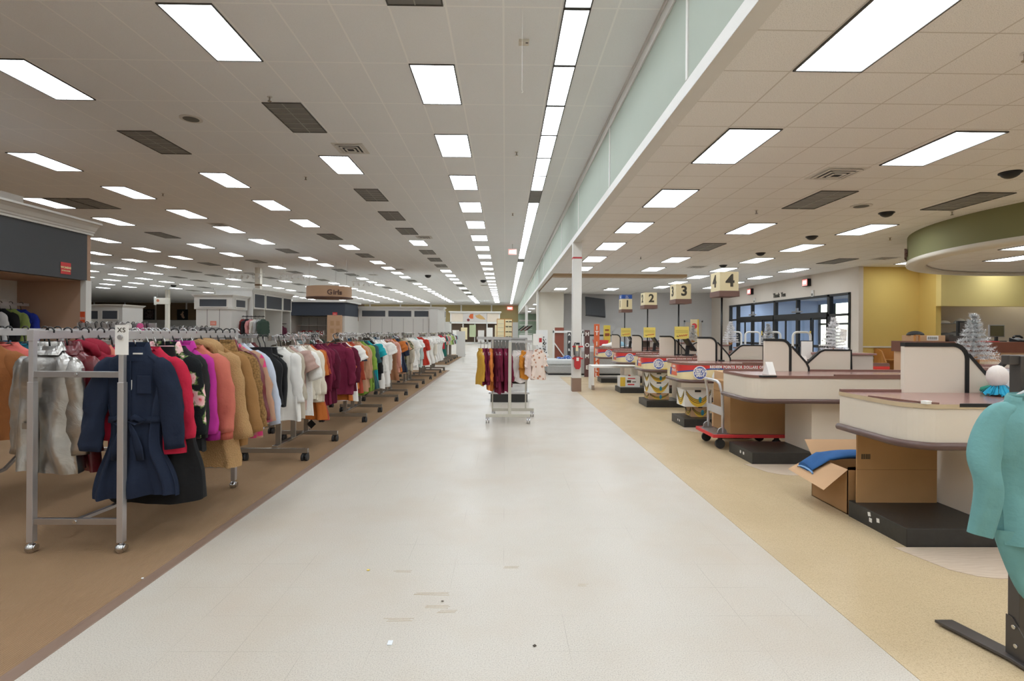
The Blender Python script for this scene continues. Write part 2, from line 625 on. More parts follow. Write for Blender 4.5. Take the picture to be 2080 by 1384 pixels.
def room():
    struct(MB().box((-54, YF, -.1), (21, YB, 0)).build('floor', M['vct_white']))
    struct(MB().box((1.768, YF, 0), (11.7, 17.2, .002)).build('floor', M['vct_tan']))
    struct(MB().box((-54, YF, 0), (-2.10, 19.75, .007)).build('floor', M['carpet']))
    struct(MB().box((-54, 22.9, 0), (-2.45, 33.0, .007)).build('floor', M['carpet']))
    struct(MB().prism([(-2.10, 0), (-2.035, 0), (-2.04, .004), (-2.085, .011), (-2.10, .011)], YF, 19.75, 0, 'xz').build('trim_1', M['carpet_trim']))
    struct(MB().box((-2.45, 22.9, 0), (-2.41, 33.0, .01)).build('trim_2', M['carpet_trim']))
    struct(MB().box((-54, YF, ZL), (1.63, YB, ZL + .2)).build('ceiling', M['ceil_l']))
    struct(MB().box((1.80, YF, ZR), (21, YB, ZR + .2)).build('ceiling', M['ceil_r']))
    # bulkhead between the high and the low ceiling
    b = struct(MB().box((1.662, YF, 3.78), (1.80, YB, 4.95)).build('wall_bulkhead', M['w_sage']))
    m = MB().box((1.653, YF, 3.657), (1.812, YB, 3.79))
    m.box((1.628, YF, 4.86), (1.67, YB, 4.92)).box((1.64, YF, 4.735), (1.67, YB, 4.86))
    y = 4.87 - 3.63 * 3
    while y < YB:
        m.box((1.65, y - .025, 3.79), (1.67, y + .025, 4.74))
        y += 3.63
    struct(m.build('trim_3', M['trim'], bevel=.004))
    # end walls
    struct(MB().box((-54, YB, 0), (-18, YB + .2, ZL)).build('wall_back', M['w_brown']))
    struct(MB().box((-18, YB, 0), (1.66, YB + .2, ZL)).build('wall_back', M['w_olive']))
    m = MB().box((-54, YB - .05, 0), (1.66, YB, 2.5)).box((-54, YB - .08, 2.5), (1.66, YB, 2.62))
    x = -52.2
    while x < 1.5:
        m.box((x - .09, YB - .04, 2.6), (x + .09, YB, ZL))
        x += 3.88
    m.box((-54, YB - .06, ZL - .12), (1.66, YB, ZL))
    struct(m.build('trim_4', M['trim']))
    struct(MB().box((-54.2, YF, 0), (-54, YB, ZL)).build('wall_left', M['w_brown']))
    struct(MB().box((-54, YF - .2, 0), (21, YF, ZL)).build('wall_front', M['w_white']))
    struct(MB().box((1.66, YB, 0), (21, YB + .2, ZR + .3)).build('wall_back', M['w_green']))
    struct(MB().box((1.8, YB - .04, 2.75), (14, YB, 2.95)).build('trim_5', M['trim']))
    struct(MB().box((14, 30.3, 0), (14.2, YB, ZR)).build('wall_right', M['w_green']))
    # block and grey walls at the end of the checkout hall
    struct(MB().box((1.77, 28.6, 0), (3.15, 30.3, ZR)).build('wall_block', M['w_cream']))
    struct(MB().box((1.70, 28.5, 0), (1.80, 28.62, ZR)).build('trim_6', M['trim']))
    struct(MB().box((3.15, 30.0, 0), (14.2, 30.3, ZR)).build('wall_checkout', M['w_grey']))
    d = struct(MB().box((10.2, 29.96, 0), (11.12, 30.0, 2.05)).build('door_1', M['w_beige'], bevel=.004))
    MB().box((10.12, 29.95, 0), (10.2, 30.0, 2.13)).box((11.12, 29.95, 0), (11.2, 30.0, 2.13)).box((10.12, 29.95, 2.05), (11.2, 30.0, 2.13)).build('frame', M['w_grey'], d)
    MB().cyl((11.04, 29.93, 1.0), .025, .06, 10, 0, 'y').build('handle', M['steel'], d)
    # soffit step in the low ceiling
    struct(MB().box((1.83, 20.4, ZR - .10), (7.0, 29.9, ZR)).build('ceiling', [M['w_soffit']]))
    struct(MB().box((1.83, 20.9, ZR - .12), (7.0, 29.9, ZR - .1)).build('ceiling', [M['ceil_r']]))
    # entrance wall, X = 11.7
    wm = M['w_beige']
    struct(MB().box((11.7, 17.86, 2.87), (11.85, 30.0, ZR)).build('wall_entrance', wm))
    struct(MB().box((11.7, 27.55, 0), (11.85, 30.0, 2.87)).build('wall_entrance', wm))
    struct(MB().box((11.7, 17.45, 0), (11.85, 17.86, ZR)).build('wall_entrance', wm))
    # yellow walls of the service corner
    struct(MB().box((11.85, 17.6, 0), (13.95, 17.8, ZR)).build('wall_yellow', M['w_yellow']))
    struct(MB().box((13.83, 16.9, 0), (14.0, 17.6, ZR)).build('wall_yellow', M['w_yellow']))
    struct(MB().box((13.83, 16.7, 2.36), (21, 16.9, ZR)).build('wall_header', M['w_yellow_l']))
    struct(MB().box((14.0, 17.75, 0), (21, 17.95, ZR)).build('wall_service', M['w_beige']))
    struct(MB().box((21, YF, 0), (21.2, 17.95, ZR)).build('wall_right', M['w_beige']))
    struct(MB().box((11.85, 17.56, .62), (13.83, 17.6, .68)).box((11.85, 17.57, 1.0), (13.83, 17.6, 1.05)).build('trim_7', M['w_cream']))
    # vestibule behind the doors
    struct(MB().box((11.85, 17.6, -.1), (17, 30, -.001)).build('floor', M['pave']))
    struct(MB().box((11.85, 17.8, 3.2), (17, 30, 3.3)).build('ceiling', M['w_white']))
    struct(MB().box((11.85, 17.96, 0), (17, 18.06, 3.3)).build('wall_vestibule', M['w_vest']))
    struct(MB().box((11.85, 28.4, 0), (17, 28.6, 3.3)).build('wall_vestibule', M['w_vest']))
    struct(MB().box((16.8, 18.06, 3.0), (17, 28.4, 3.3)).box((16.8, 17.9, 0), (17, 28.4, .35)).build('wall_vestibule', M['w_vest']))
    m = MB()
    y = 18.0
    while y < 28.5:
        m.box((16.85, y - .06, .35), (16.95, y + .06, 3.0))
        y += 1.3
    m.box((16.85, 17.9, 1.9), (16.95, 28.4, 2.0))
    struct(m.build('window_1', M['blackmatt']))
    struct(MB().box((17, 0, -.12), (80, 60, -.1)).build('ground', M['pave']))


def columns():
    for k, (x0, y, red) in enumerate(((1.653, 13.0, 1), (1.655, 44, 0))):
        c = MB().box((x0, y, .33), (x0 + .218, y + .218, 3.657)).build('column', M['trim'], bevel=.006)
        struct(c)
        c.name = 'column'
        MB().box((x0 - .004, y - .004, 0), (x0 + .222, y + .222, .33)).build('base', mat('#8d7260', .5), c)
        if red:
            MB().box((x0 - .003, y - .003, 3.26), (x0 + .221, y + .221, 3.30)).build('band', M['red'], c)
    for x, y in ((-13.75, 29.8), (-29.6, 47)):
        c = struct(MB().box((x - .14, y - .14, 0), (x + .14, y + .14, ZL)).build('column', M['w_cream'], bevel=.006))
        MB().box((x - .15, y - .15, 0), (x + .15, y + .15, .1)).box((x - .145, y - .145, 3.9), (x + .145, y + .145, 4.0)).build('band', M['w_brown'], c)


def entrance():
    """dark framed glazing with two pairs of sliding doors along X = 11.7"""
    y0, y1 = 17.86, 27.55
    w = thing('window', '', '')
    for k in ('label', 'category'):
        del w[k]
    w.name = 'window_2'
    struct(w)
    m = MB()
    xs = (11.66, 11.80)
    for y in (17.9, 19.05, 21.15, 22.9, 25.05, 26.6, 27.5):
        wd = .07 if y in (19.05, 22.9, 26.6) else .045
        m.box((xs[0], y - wd, 0), (xs[1], y + wd, 2.87))
    m.box((xs[0], y0, 2.79), (xs[1], y1, 2.87)).box((xs[0], y0, 2.08), (xs[1], y1, 2.16)).box((xs[0], y0, 0), (xs[1], y1, .08))
    for a, b in ((19.1, 22.85), (22.95, 26.55)):
        m.box((11.62, a, 2.04), (11.8, b, 2.24))
    m.build('frame', M['blackmatt'], w)
    MB().box((11.725, y0, .05), (11.735, y1, 2.82)).build('pane', M['glass'], w)
    for i, (a, b) in enumerate(((19.1, 22.85), (22.95, 26.55))):
        d = thing('door', '', '')
        for k in ('label', 'category'):
            del d[k]
        d.name = 'door_%d' % (i + 2)
        struct(d)
        c = (a + b) / 2
        q = (b - a) / 4
        for j in range(4):
            m = MB()
            ya, yb = a + j * q, a + (j + 1) * q
            x0, x1 = (11.60, 11.64) if j in (1, 2) else (11.645, 11.685)
            m.box((x0, ya, 0), (x1, ya + .055, 2.04)).box((x0, yb - .055, 0), (x1, yb, 2.04)).box((x0, ya, 0), (x1, yb, .12)).box((x0, ya, 1.97), (x1, yb, 2.04)).box((x0, ya, .93), (x1, yb, 1.03))
            m.build('door_leaf', M['blackmatt'], d)
        MB().box((11.585, c - q - .03, 1.35), (11.6, c - q + .05, 1.55)).build('sticker', M['yel'], d, bevel=0)
        MB().box((11.56, c - .35, 2.28), (11.62, c + .35, 2.34)).box((11.56, c - .06, 2.33), (11.62, c + .06, 2.46)).build('door_sensor', M['steel'], d)
    t = thing('wall_lettering', 'dark raised THANK YOU lettering on wall above the entrance doors', 'lettering', (11.69, 22.55, 3.08))
    text('letters', 'Thank  You', .27, M['ink'], t, (0, 0, 0), FL, .012, bold=.004, sx=.8)
    for k, (y, z) in enumerate(((20.3, 3.42), (25.0, 3.42))):
        e = thing('exit_sign', ['red lit exit sign on entrance wall, nearest the yellow wall', 'red lit exit sign on entrance wall, left of the Thank You lettering'][k], 'exit sign', (11.7, y, z))
        MB().box((-.14, -.09, -.14), (0, .26, .14)).build('housing', M['black'], e)
        MB().box((-.15, -.075, -.12), (-.14, .245, .12)).build('face', M['exitglow'], e)
        text('letters', 'EXIT', .15, M['exitword'], e, (-.153, .085, 0), FL, .001, bold=.004, sx=.75)
        s = thing('door_chime', ['small white speaker box on wall below the right exit sign', 'small white speaker box on wall below the left exit sign'][k], 'speaker', (11.7, y - .25, 2.98))
        MB().box((-.05, -.07, -.12), (0, .07, .12)).build('housing', M['w_white'], s, bevel=.006)
        MB().box((-.054, -.05, -.09), (-.05, .05, 0)).build('grille', M['w_slate'], s)


# ------------------------------------------------------------------ lamps in the ceilings
def lamp_proto(w, l, lit, name='ceiling_light'):
    t = thing(name, 'x', 'ceiling light')
    f = MB()
    fr, dp = .016, .014
    for a, b in (((-w / 2, -l / 2), (-w / 2 + fr, l / 2)), ((w / 2 - fr, -l / 2), (w / 2, l / 2)), ((-w / 2, -l / 2), (w / 2, -l / 2 + fr)), ((-w / 2, l / 2 - fr), (w / 2, l / 2))):
        f.box((*a, -dp), (*b, 0))
    f.build('frame', M['lampframe'], t)
    MB().box((-w / 2 + fr, -l / 2 + fr, -.006), (w / 2 - fr, l / 2 - fr, -.001)).build('lens', M['lens'] if lit else M['lens_off'], t)
    if not lit:
        g = MB()
        n = 6
        for k in range(1, n):
            y = -l / 2 + l * k / n
            g.box((-w / 2 + fr, y - .006, -.012), (w / 2 - fr, y + .006, -.006))
        for k in range(1, 2 if w > .4 else 1):
            g.box((-.006, -l / 2 + fr, -.012), (.006, l / 2 - fr, -.006))
        g.build('louver', M['louver'], t)
    return t


def lamps():
    protos = {}
    used = set()

    def put(w, lit, x, y, z, label, group):
        key = (w, lit)
        if key not in protos:
            protos[key] = lamp_proto(w, 1.2, lit, 'ceiling_light')
        p = protos[key]
        if key in used:
            dup(p, (x, y, z), 0, label, group)
        else:
            used.add(key)
            p.location = (x, y, z)
            p['label'] = label
            p['group'] = group
    dark = {0: {4}, 1: {7, 11, 13, 15, 19, 21, 23, 33, 37, 41}, 2: {8, 16, 20, 30}, 3: {19, 25, 27, 35}, 4: {16, 22, 26, 30}, 5: {23, 27, 29, 33, 37}, 6: {26, 28, 32, 40}, 7: {29, 31, 37, 41}, 8: {36, 40}, 9: {39, 43}, 10: {42}}
    lefts = [-1.26, -3.70] + [-3.70 - 3.05 * k for k in range(1, 13)]
    for c, xl in enumerate(lefts):
        cnt = 0
        for n in range(-4, 54):
            if n % 2 != c % 2:
                continue
            y1 = 1.22 * (n + .62)
            x = xl + .29
            if y1 > YB - .3:
                continue
            off = y1 < 5.2 or x < -.965 * y1
            if off and (c > 4 or x < -14):
                continue
            if not off and x / y1 < -.79 and y1 > 16.5:
                continue
            if y1 > 46 and c > 9:
                continue
            if off:
                put(.59, True, x, y1 - .61, ZL, 'lit ceiling light panel over the near end of the store', 'ceiling lights beyond the near edge')
                continue
            cnt += 1
            lit = n not in dark.get(c, ())
            put(.59, lit, x, y1 - .61, ZL, '%s ceiling light panel, %s from the front of the %s row left of the strip' % ('lit' if lit else 'unlit', nth(cnt), nth(c + 1)), 'light panels in the high ceiling')
    # two more dark panels beside one lamp of the fifth row
    for i in (1, 2):
        put(.59, False, -12.83 + .29 + .61 * i, 1.22 * 12.62 - .61, ZL, 'dark empty ceiling panel beside a lit one above the grey fascia, %s of the pair' % ('left' if i == 1 else 'right'), 'light panels in the high ceiling')
    # the continuous narrow strip
    cnt = 0
    for n in range(-4, 55):
        y1 = 1.22 * (n + .62)
        if y1 > YB - .2:
            break
        lit = n not in (11, 21)
        if y1 > 4.9:
            cnt += 1
            put(.295, lit, .745, y1 - .61, ZL, '%s narrow panel of the long ceiling light strip, %s from the front' % ('lit' if lit else 'unlit', nth(cnt)), 'panels of the light strip')
        else:
            put(.295, True, .745, y1 - .61, ZL, 'lit narrow panel of the ceiling light strip before its front end', 'strip panels beyond the near edge')
    # low ceiling over the checkouts
    dk = {(1, 2), (2, 2), (1, 4), (3, 5)}
    gone = {(0, 8), (1, 8), (0, 7), (1, 7)}
    cnt = {}
    for i in range(5):
        for j in range(-3, 12):
            x, y = 2.43 + 2.5 * i + .29, 4.49 + 2.48 * j - .61
            if (i, j) in gone or (i > 2 and j in (1, 2, 3)) or i == 4 and j != 5 or y > 27.9 or (x > 8 and (y - 9.8) ** 2 + (x - 12.9) ** 2 < 25):
                continue
            if j < 0 or i / (j + .2) > 1.4:
                put(.59, True, x, y, ZR, 'lit light panel in the low ceiling, past the near or right edge', 'low ceiling lights beyond the edge')
                continue
            cnt[i] = cnt.get(i, 0) + 1
            lit = (i, j) not in dk
            z = ZR - .12 if y > 20.9 and x < 7 else ZR
            put(.59, lit, x, y, z, '%s panel over the checkouts, %s from the front in the %s row from bulkhead' % ('lit' if lit else 'unlit', nth(cnt[i]), nth(i + 1)), 'light panels in the low ceiling')
    for k, (x, y) in enumerate(((2.6, 36), (2.6, 44), (2.6, 52), (5.2, 40), (5.2, 50), (2.6, 60))):
        put(.59, True, x, y, ZR, 'lit light panel in the room past the white wall, %s from the front' % nth(k + 1), 'light panels in the far side room')
    for k, (x, y) in enumerate(((9.75, 9.5), (10.9, 11.1), (12.6, 8.2))):
        put(.59, True, x, y, 3.10, 'lit light panel inside the round green soffit, %s from the rim' % nth(k + 1), 'light panels inside the soffit')
    put(.59, True, 15.5, 15.8, ZR, 'lit light panel over the service counter before the pale yellow header', 'light panels in the low ceiling')
    put(.59, True, 17.5, 17.33, ZR, 'lit light panel in the service room behind the yellow header', 'light panels in the low ceiling')
    for k, y in enumerate((19.6, 21.6, 23.6, 25.6, 27.2)):  # added lamps that brighten the vestibule behind the glass, standing in for daylight
        put(.59, True, 13.4, y, 3.2, 'lit light panel in the entrance vestibule, %s from the yellow wall' % nth(k + 1), 'light panels of the vestibule')


def soffit():
    t = thing('round_soffit', 'round olive green soffit hanging from low ceiling over the service counter', 'soffit', (12.9, 9.8, 0))
    t['kind'] = 'structure'
    t.name = 'ceiling'
    r, n = 4.32, 96
    ring = lambda rr, z: [(rr * cos(2 * PI * k / n), rr * sin(2 * PI * k / n), z) for k in range(n)]
    MB().rings([ring(r, 3.12), ring(r, ZR)]).rings([ring(r - .3, 3.12), ring(r - .3, ZR)]).build('drum', M['w_olive_g'], t)
    m = MB().rings([ring(r + .02, 3.13), ring(r + .035, 3.08), ring(r + .02, 3.04), ring(r - .32, 3.04), ring(r - .36, 3.06), ring(r - .36, 3.09)])
    m.build('rim', M['w_cream'], t)
    MB().rings([ring(r - .3, 3.1), ring(r - .3, 3.12)], 0, False, True, True).build('infill', M['ceil_r'], t)
    s = 'Customer Service'
    for k, ch in enumerate(s):
        a = math.radians(106 + 2.75 * k)
        if ch != ' ':
            text('letter', ch, .36, M['brownsign'], t, ((r + .03) * cos(a), (r + .03) * sin(a), 3.36), (PI / 2, 0, a + PI / 2), .02, bold=.006)


def ceiling_bits():
    # air diffusers: nested square rings
    def vent():
        t = thing('air_diffuser', 'x', 'air vent')
        MB().box((-.29, -.29, -.004), (.29, .29, 0)).build('plate', M['w_white'], t)
        for k, a in enumerate((.22, .15, .08)):
            m = MB()
            for s in (-1, 1):
                m.bar((-a, s * a, -.02 - .006 * k), (a, s * a, -.02 - .006 * k), .035, .006)
                m.bar((s * a, -a, -.02 - .006 * k), (s * a, a, -.02 - .006 * k), .035, .006)
            m.build('vane', M['w_white'], t)
        MB().box((-.19, -.19, -.008), (.19, .19, -.005)).build('throat', M['black'], t)
        return t
    v = vent()
    spots = [(-2.94, 10.1, ZL, 'square air vent with a soot stain beside the second light row'), (-9.4, 17.6, ZL, 'sooty air vent right of the grey fascia top'), (-3.0, 19.6, ZL, 'air vent beside the unlit panels of the second light row'),
             (-.9, 30, ZL, 'small dark air vent left of the first light row, nearer one'), (-1.6, 40, ZL, 'small dark air vent left of the first light row, farther one'), (-8.2, 33, ZL, 'air vent in the high ceiling before the Girls sign'),
             (-16, 38, ZL, 'air vent beside the hanging sign in the high ceiling'), (-6.0, 30, ZL, 'air vent right of the round Girls sign'),
             (4.6, 7.35, ZR, 'square air vent in the low ceiling near the first dome camera'), (6.5, 18.0, ZR, 'dark air vent in the low ceiling beyond the number signs'), (11.2, 15.6, ZR, 'air vent in the low ceiling beside the round soffit'), (5.0, 26, ZR - .12, 'air vent in the ceiling near the television')]
    for i, (x, y, z, lab) in enumerate(spots):
        o = v if i == 0 else dup(v)
        o.location = (x, y, z)
        o['label'] = lab
        o['group'] = 'ceiling air vents'
    # dome cameras
    for i, (x, y) in enumerate(((6.93, 7.22), (7.01, 9.7), (7.05, 12.16), (7.11, 14.74), (7.2, 17.5))):
        t = thing('dome_camera', 'black ceiling dome camera over the checkouts, %s from the front' % nth(i + 1), 'camera', (x, y, ZR), 0, 'dome cameras over the checkouts')
        MB().ball((0, 0, 0), .115, 20, 0, (1, 1, .75), -1).build('dome', M['black'], t)
        MB().cyl((0, 0, -.008), .13, .016, 24).build('collar', M['black'], t)
    for i, (x, y, lab) in enumerate(((-4.8, 33, 'small black dome camera near the Girls sign'), (-26, 42, 'small black dome camera beside the far hanging sign'), (-1.5, 36, 'small black dome camera left of the first light row'))):
        t = thing('dome_camera', lab, 'camera', (x, y, ZL), 0, 'dome cameras in the high ceiling')
        MB().ball((0, 0, -.02), .2, 14, 0, (1, 1, .8)).build('dome', M['black'], t)
    # sprinklers
    sp = [(-3.5, 7.9, ZL), (.2, 10.2, ZL), (-4.5, 12.0, ZL), (-8.7, 13.6, ZL), (.2, 15.5, ZL), (4.1, 4.15, ZR), (4.55, 9.6, ZR), (8.1, 9.55, ZR), (4.0, 15.7, ZR), (8.9, 12.2, ZR)]
    for i, (x, y, z) in enumerate(sp):
        t = thing('sprinkler', 'small brass sprinkler head in the %s ceiling, %s from the front' % ('high' if z > 4 else 'low', nth([1, 2, 3, 4, 5, 1, 2, 3, 5, 4][i])), 'sprinkler', (x, y, z), 0, 'ceiling sprinklers')
        MB().cyl((0, 0, -.004), .035, .008, 14).build('flange', M['w_white'], t)
        MB().cyl((0, 0, -.035), .012, .06, 8).cyl((0, 0, -.065), .028, .005, 12).build('head', M['bronze'], t)
    # ceiling speakers
    for i, (x, y, z, lab) in enumerate(((-5.15, 8.75, ZL, 'round white speaker in the high ceiling between unlit panels'), (6.2, 9.2, ZR, 'round white speaker in the low ceiling beside an unlit panel'))):
        t = thing('ceiling_speaker', lab, 'speaker', (x, y, z), 0, 'ceiling speakers')
        MB().cyl((0, 0, -.006), .17, .012, 28).build('rim', M['w_white'], t)
        MB().cyl((0, 0, -.013), .12, .004, 28).build('grille', M['w_slate'], t)
    # exit sign hanging over the aisle, and one on the far wall
    e = thing('exit_sign', 'small red exit sign hanging over the aisle left of the light strip', 'exit sign', (.27, 21.0, 4.6))
    MB().box((-.17, -.03, -.11), (.17, .03, .11)).build('housing', M['w_cream'], e)
    MB().box((-.15, -.035, -.10), (.15, -.03, .10)).build('face', M['exitglow'], e)
    text('letters', 'EXIT', .14, M['exitword'], e, (0, -.038, 0), FR, .001, bold=.004, sx=.8)
    MB().cyl((0, 0, .21), .012, .2, 6).build('stem', M['w_white'], e)
    e = thing('exit_sign', 'small red exit sign on the far wall at the end of the light strip', 'exit sign', (.6, YB - .08, 4.4))
    MB().box((-.35, -.06, -.2), (.35, 0, .2)).build('housing', M['exitglow'], e)
    text('letters', 'EXIT', .28, M['exitword'], e, (0, -.065, 0), FR, .001)
    # tag and thread hanging from the ceiling
    t = thing('ceiling_hook', 'thin white hanging hook and thread below the high ceiling near the strip', 'hook', (.16, 5.6, ZL))
    MB().tube([(0, 0, 0), (0, 0, -.9)], .0016, 4).tube([(0, 0, -.9), (.012, 0, -.915), (0, 0, -.93), (-.01, 0, -.92)], .0016, 4).build('thread', M['white'], t)
    t = thing('ceiling_box', 'small beige label box on the high ceiling left of the strip', 'box', (.2, 6.3, ZL))
    MB().box((-.06, -.05, -.03), (.06, .05, 0)).build('cover', M['w_cream'], t, bevel=.003)
    MB().box((.02, -.03, -.033), (.05, -.01, -.03)).build('sticker', M['lampframe'], t)


room()
columns()
entrance()
lamps()
soffit()
ceiling_bits()
# ------------------------------------------------------------------ clothes, hangers and racks
HP = {}


def hanger(kind, loc, rz, label, group='clothes hangers'):
    """origin: top of the rail, hook over it"""
    if kind not in HP:
        m = MB()
        r = .004 if kind != 'black' else .0055
        hook = [(.03 * cos(a), 0, -.012 + .028 * sin(a)) for a in [math.radians(x) for x in (-20, 20, 60, 100, 140, 180)]]
        hook += [(-.022, 0, -.04), (-.006, 0, -.075), (0, 0, -.125)]
        ar = .006 if kind != 'black' else .012
        b = MB()
        b.tube([(-.185, 0, -.215), (-.12, 0, -.185), (-.04, 0, -.145), (0, 0, -.122), (.04, 0, -.145), (.12, 0, -.185), (.185, 0, -.215)], ar, 8, flat=.6)
        if kind != 'black':
            b.tube([(-.18, 0, -.22), (0, 0, -.235), (.18, 0, -.22)], .004, 6)
        mt = {'black': M['plastic_k'], 'clear': M['clear'], 'white': M['white'], 'pink': mat('#c9a9a0', .4)}[kind]
        t = thing('clothes_hanger', label, 'hanger', loc, rz, group)
        m.tube(hook, r, 7).build('hook', M['chrome'] if kind == 'clear' else mt, t)
        b.build('hanger_arms', mt, t)
        HP[kind] = t
        return t
    return dup(HP[kind], loc, rz, label, group)


def lerp(tab, t):
    for (a, x), (b, y) in zip(tab, tab[1:]):
        if t <= b:
            u = (t - a) / (b - a) if b > a else 0
            u = u * u * (3 - 2 * u)
            return x + (y - x) * u
    return tab[-1][1]


def garment(name, label, cat, loc, rz, mt, L=.7, sh=.2, bust=.235, waist=None, hem=.25, d=.05, fold=.014, nf=6, sl=None, splay=.08, r0=.08, r1=.055, group=None,
            seed=0, ztop=-.115, neck=.075, rough=0.0, nu=44, nv=20, wr=.022, sleeve_mt=None, strap=False, tail=0.0, both=0.0):
    rg = random.Random(seed * 7 + 3)
    ph, ph2, ph3 = rg.uniform(0, 6), rg.uniform(0, 6), rg.uniform(0, 6)
    waist = bust * .97 if waist is None else waist
    top = .07 if not strap else .03
    hw = [(0, neck), (.02, neck * 1.15), (.05, max(sh * .62, neck * 1.2)), (.085, sh * .97), (.13, sh * 1.06), (.22, bust), (max(.3, L * .55), waist), (L, hem)]
    if strap:
        hw = [(0, sh * .8), (.06, sh * .85), (.2, bust), (max(.3, L * .55), waist), (L, hem)]
    hd = [(0, .04), (.04, .032), (.1, .042 + d * .2), (.22, d), (max(.3, L * .55), d * .95), (L, d * 1.15)]
    zs = [0, .015, .035, .06, .085, .12, .17] + [.22 + (L - .22) * k / (nv - 7) for k in range(nv - 6)]
    rs = []
    for s in zs:
        w, dd = lerp(hw, s), lerp(hd, s)
        g = max(0, (s - .1) / max(.2, L - .1))
        r = []
        for k in range(nu):
            th = 2 * PI * k / nu
            cx, sx = cos(th), sin(th)
            x = w * math.copysign(abs(cx) ** .85, cx)
            y = dd * math.copysign(abs(sx) ** .9, sx)
            f = fold * (.25 + g) * (sin(nf * th + ph + g * .8) + .5 * sin((nf * 2 - 1) * th + ph2 - g))
            y += f * (.4 + .6 * abs(sx)) * (1 if s > .05 else 0)
            x += .35 * f * cx
            if s > .05:
                wv = NZ.noise(Vector((x * 7 + seed, y * 5 + s * 2.2, seed * 1.7 + s * 4))) * wr * (.5 + g)
                y += wv * (.35 + abs(sx))
                x += .4 * wv * cx
            x += .008 * g * sin(9 * s + ph3)
            z = ztop - s + (.012 * sin(2 * th + ph3) * g) - tail * max(0, 1 - (x / max(w, .01)) ** 2 * 1.6) * max(0, g - .55) * 2.2
            if s < .012 and not strap:
                z -= .03 * max(0, -sx)
            if rough:
                x += rg.uniform(-rough, rough)
                y += rg.uniform(-rough, rough)
                z += rg.uniform(-rough, rough)
            r.append((x, y, z))
        rs.append(r)
    b = MB().rings(rs)
    o = b.build(name, mt, None, loc)
    o.rotation_euler = (0, 0, rz)
    tag(o, label, cat, group)
    if sl:
        for s in (-1, 1):
            n = 16
            q = []
            yo = rg.uniform(-.05, .03)
            kink = rg.uniform(-.02, .03)
            for i in range(n + 1):
                t = i / n
                x = s * (sh - .035 + splay * (t ** .7) + kink * sin(t * PI))
                y = yo * t - .01
                z = ztop - .068 - (sl + .017) * t
                rr = (r0 + (r1 - r0) * t) * (1 + .05 * sin(13 * t + ph + s)) * (.35 + .65 * min(1, t / .13) ** .5)
                rx, ry = rr, rr * .55
                tilt = s * splay * .7 / max(sl, .1)
                r = []
                for k in range(18):
                    th = 2 * PI * k / 18
                    wv = NZ.noise(Vector((th * 1.1 * s, t * 7 + seed, seed * 3.1 + s))) * wr * .8 * min(1, t * 6)
                    px = (rx + wv) * cos(th)
                    py = (ry + wv) * sin(th) + .25 * fold * sin(3 * th + 9 * t + ph2)
                    e = rough
                    r.append((x + px + (rg.uniform(-e, e) if e else 0), y + py + (rg.uniform(-e, e) if e else 0), z + px * tilt + (rg.uniform(-e, e) if e else 0)))
                q.append(r)
            MB().rings(q, 0, True, True, True).build('sleeve', sleeve_mt or mt, o)
    return o


def collar(o, mt, ztop=-.115, w=.085, h=.06, spread=.03):
    m = MB()
    n = 24
    rs = []
    for (dz, k) in ((-.01, .9), (.03, .92), (.035, 1.0), (.03 - h, 1.0 + spread * 9)):
        rs.append([(w * k * cos(2 * PI * i / n), .05 * k * sin(2 * PI * i / n) - .004, ztop + dz - (.03 if sin(2 * PI * i / n) < -.5 else 0)) for i in range(n)])
    return m.rings(rs).build('collar', mt, o)


def hood(o, mt, ztop=-.115):
    m = MB()
    m.ball((0, .05, ztop - .05), .13, 18, 0, (1.05, .75, .8), -.8)
    m.tube([(-.11, -.03, ztop - .08), (-.1, -.05, ztop - .01), (0, -.05, ztop + .02), (.1, -.05, ztop - .01), (.11, -.03, ztop - .08)], .03, 8)
    return m.build('hood', mt, o)


def band(name, o, mt, hw, hd, z, h, grow=1.02, n=30):
    r = lambda k, zz: [(hw * k * cos(2 * PI * i / n), hd * k * sin(2 * PI * i / n), zz) for i in range(n)]
    return MB().rings([r(1, z + h), r(grow, z + h * .6), r(grow, z), r(1, z)]).build(name, mt, o)


def swing_tag(o, x, z, y=-.07, mt=None, w=.035, h=.07):
    MB().box((x - w / 2, y - .001, z - h), (x + w / 2, y + .001, z)).tube([(x, y, z), (x - .01, y + .02, z + .12)], .0012, 4).build('price_tag', mt or M['paper'], o)


def garment_on(kind_h, name, label, cat, x, y, zr, rz, mt, group, hl=None, **kw):
    hl = hl or '%s plastic hanger holding the %s' % (kind_h, label)
    while len(hl.replace('-', ' ').split()) > 16:
        hl = hl.replace(' plastic', '') if ' plastic' in hl else hl.replace(' the ', ' ', 1)
    hanger(kind_h, (x, y, zr), rz, hl, 'clothes hangers')
    return garment(name, label, cat, (x, y, zr), rz, mt, group=group, **kw)


SG = [0]


def sd():
    SG[0] += 1
    return SG[0]


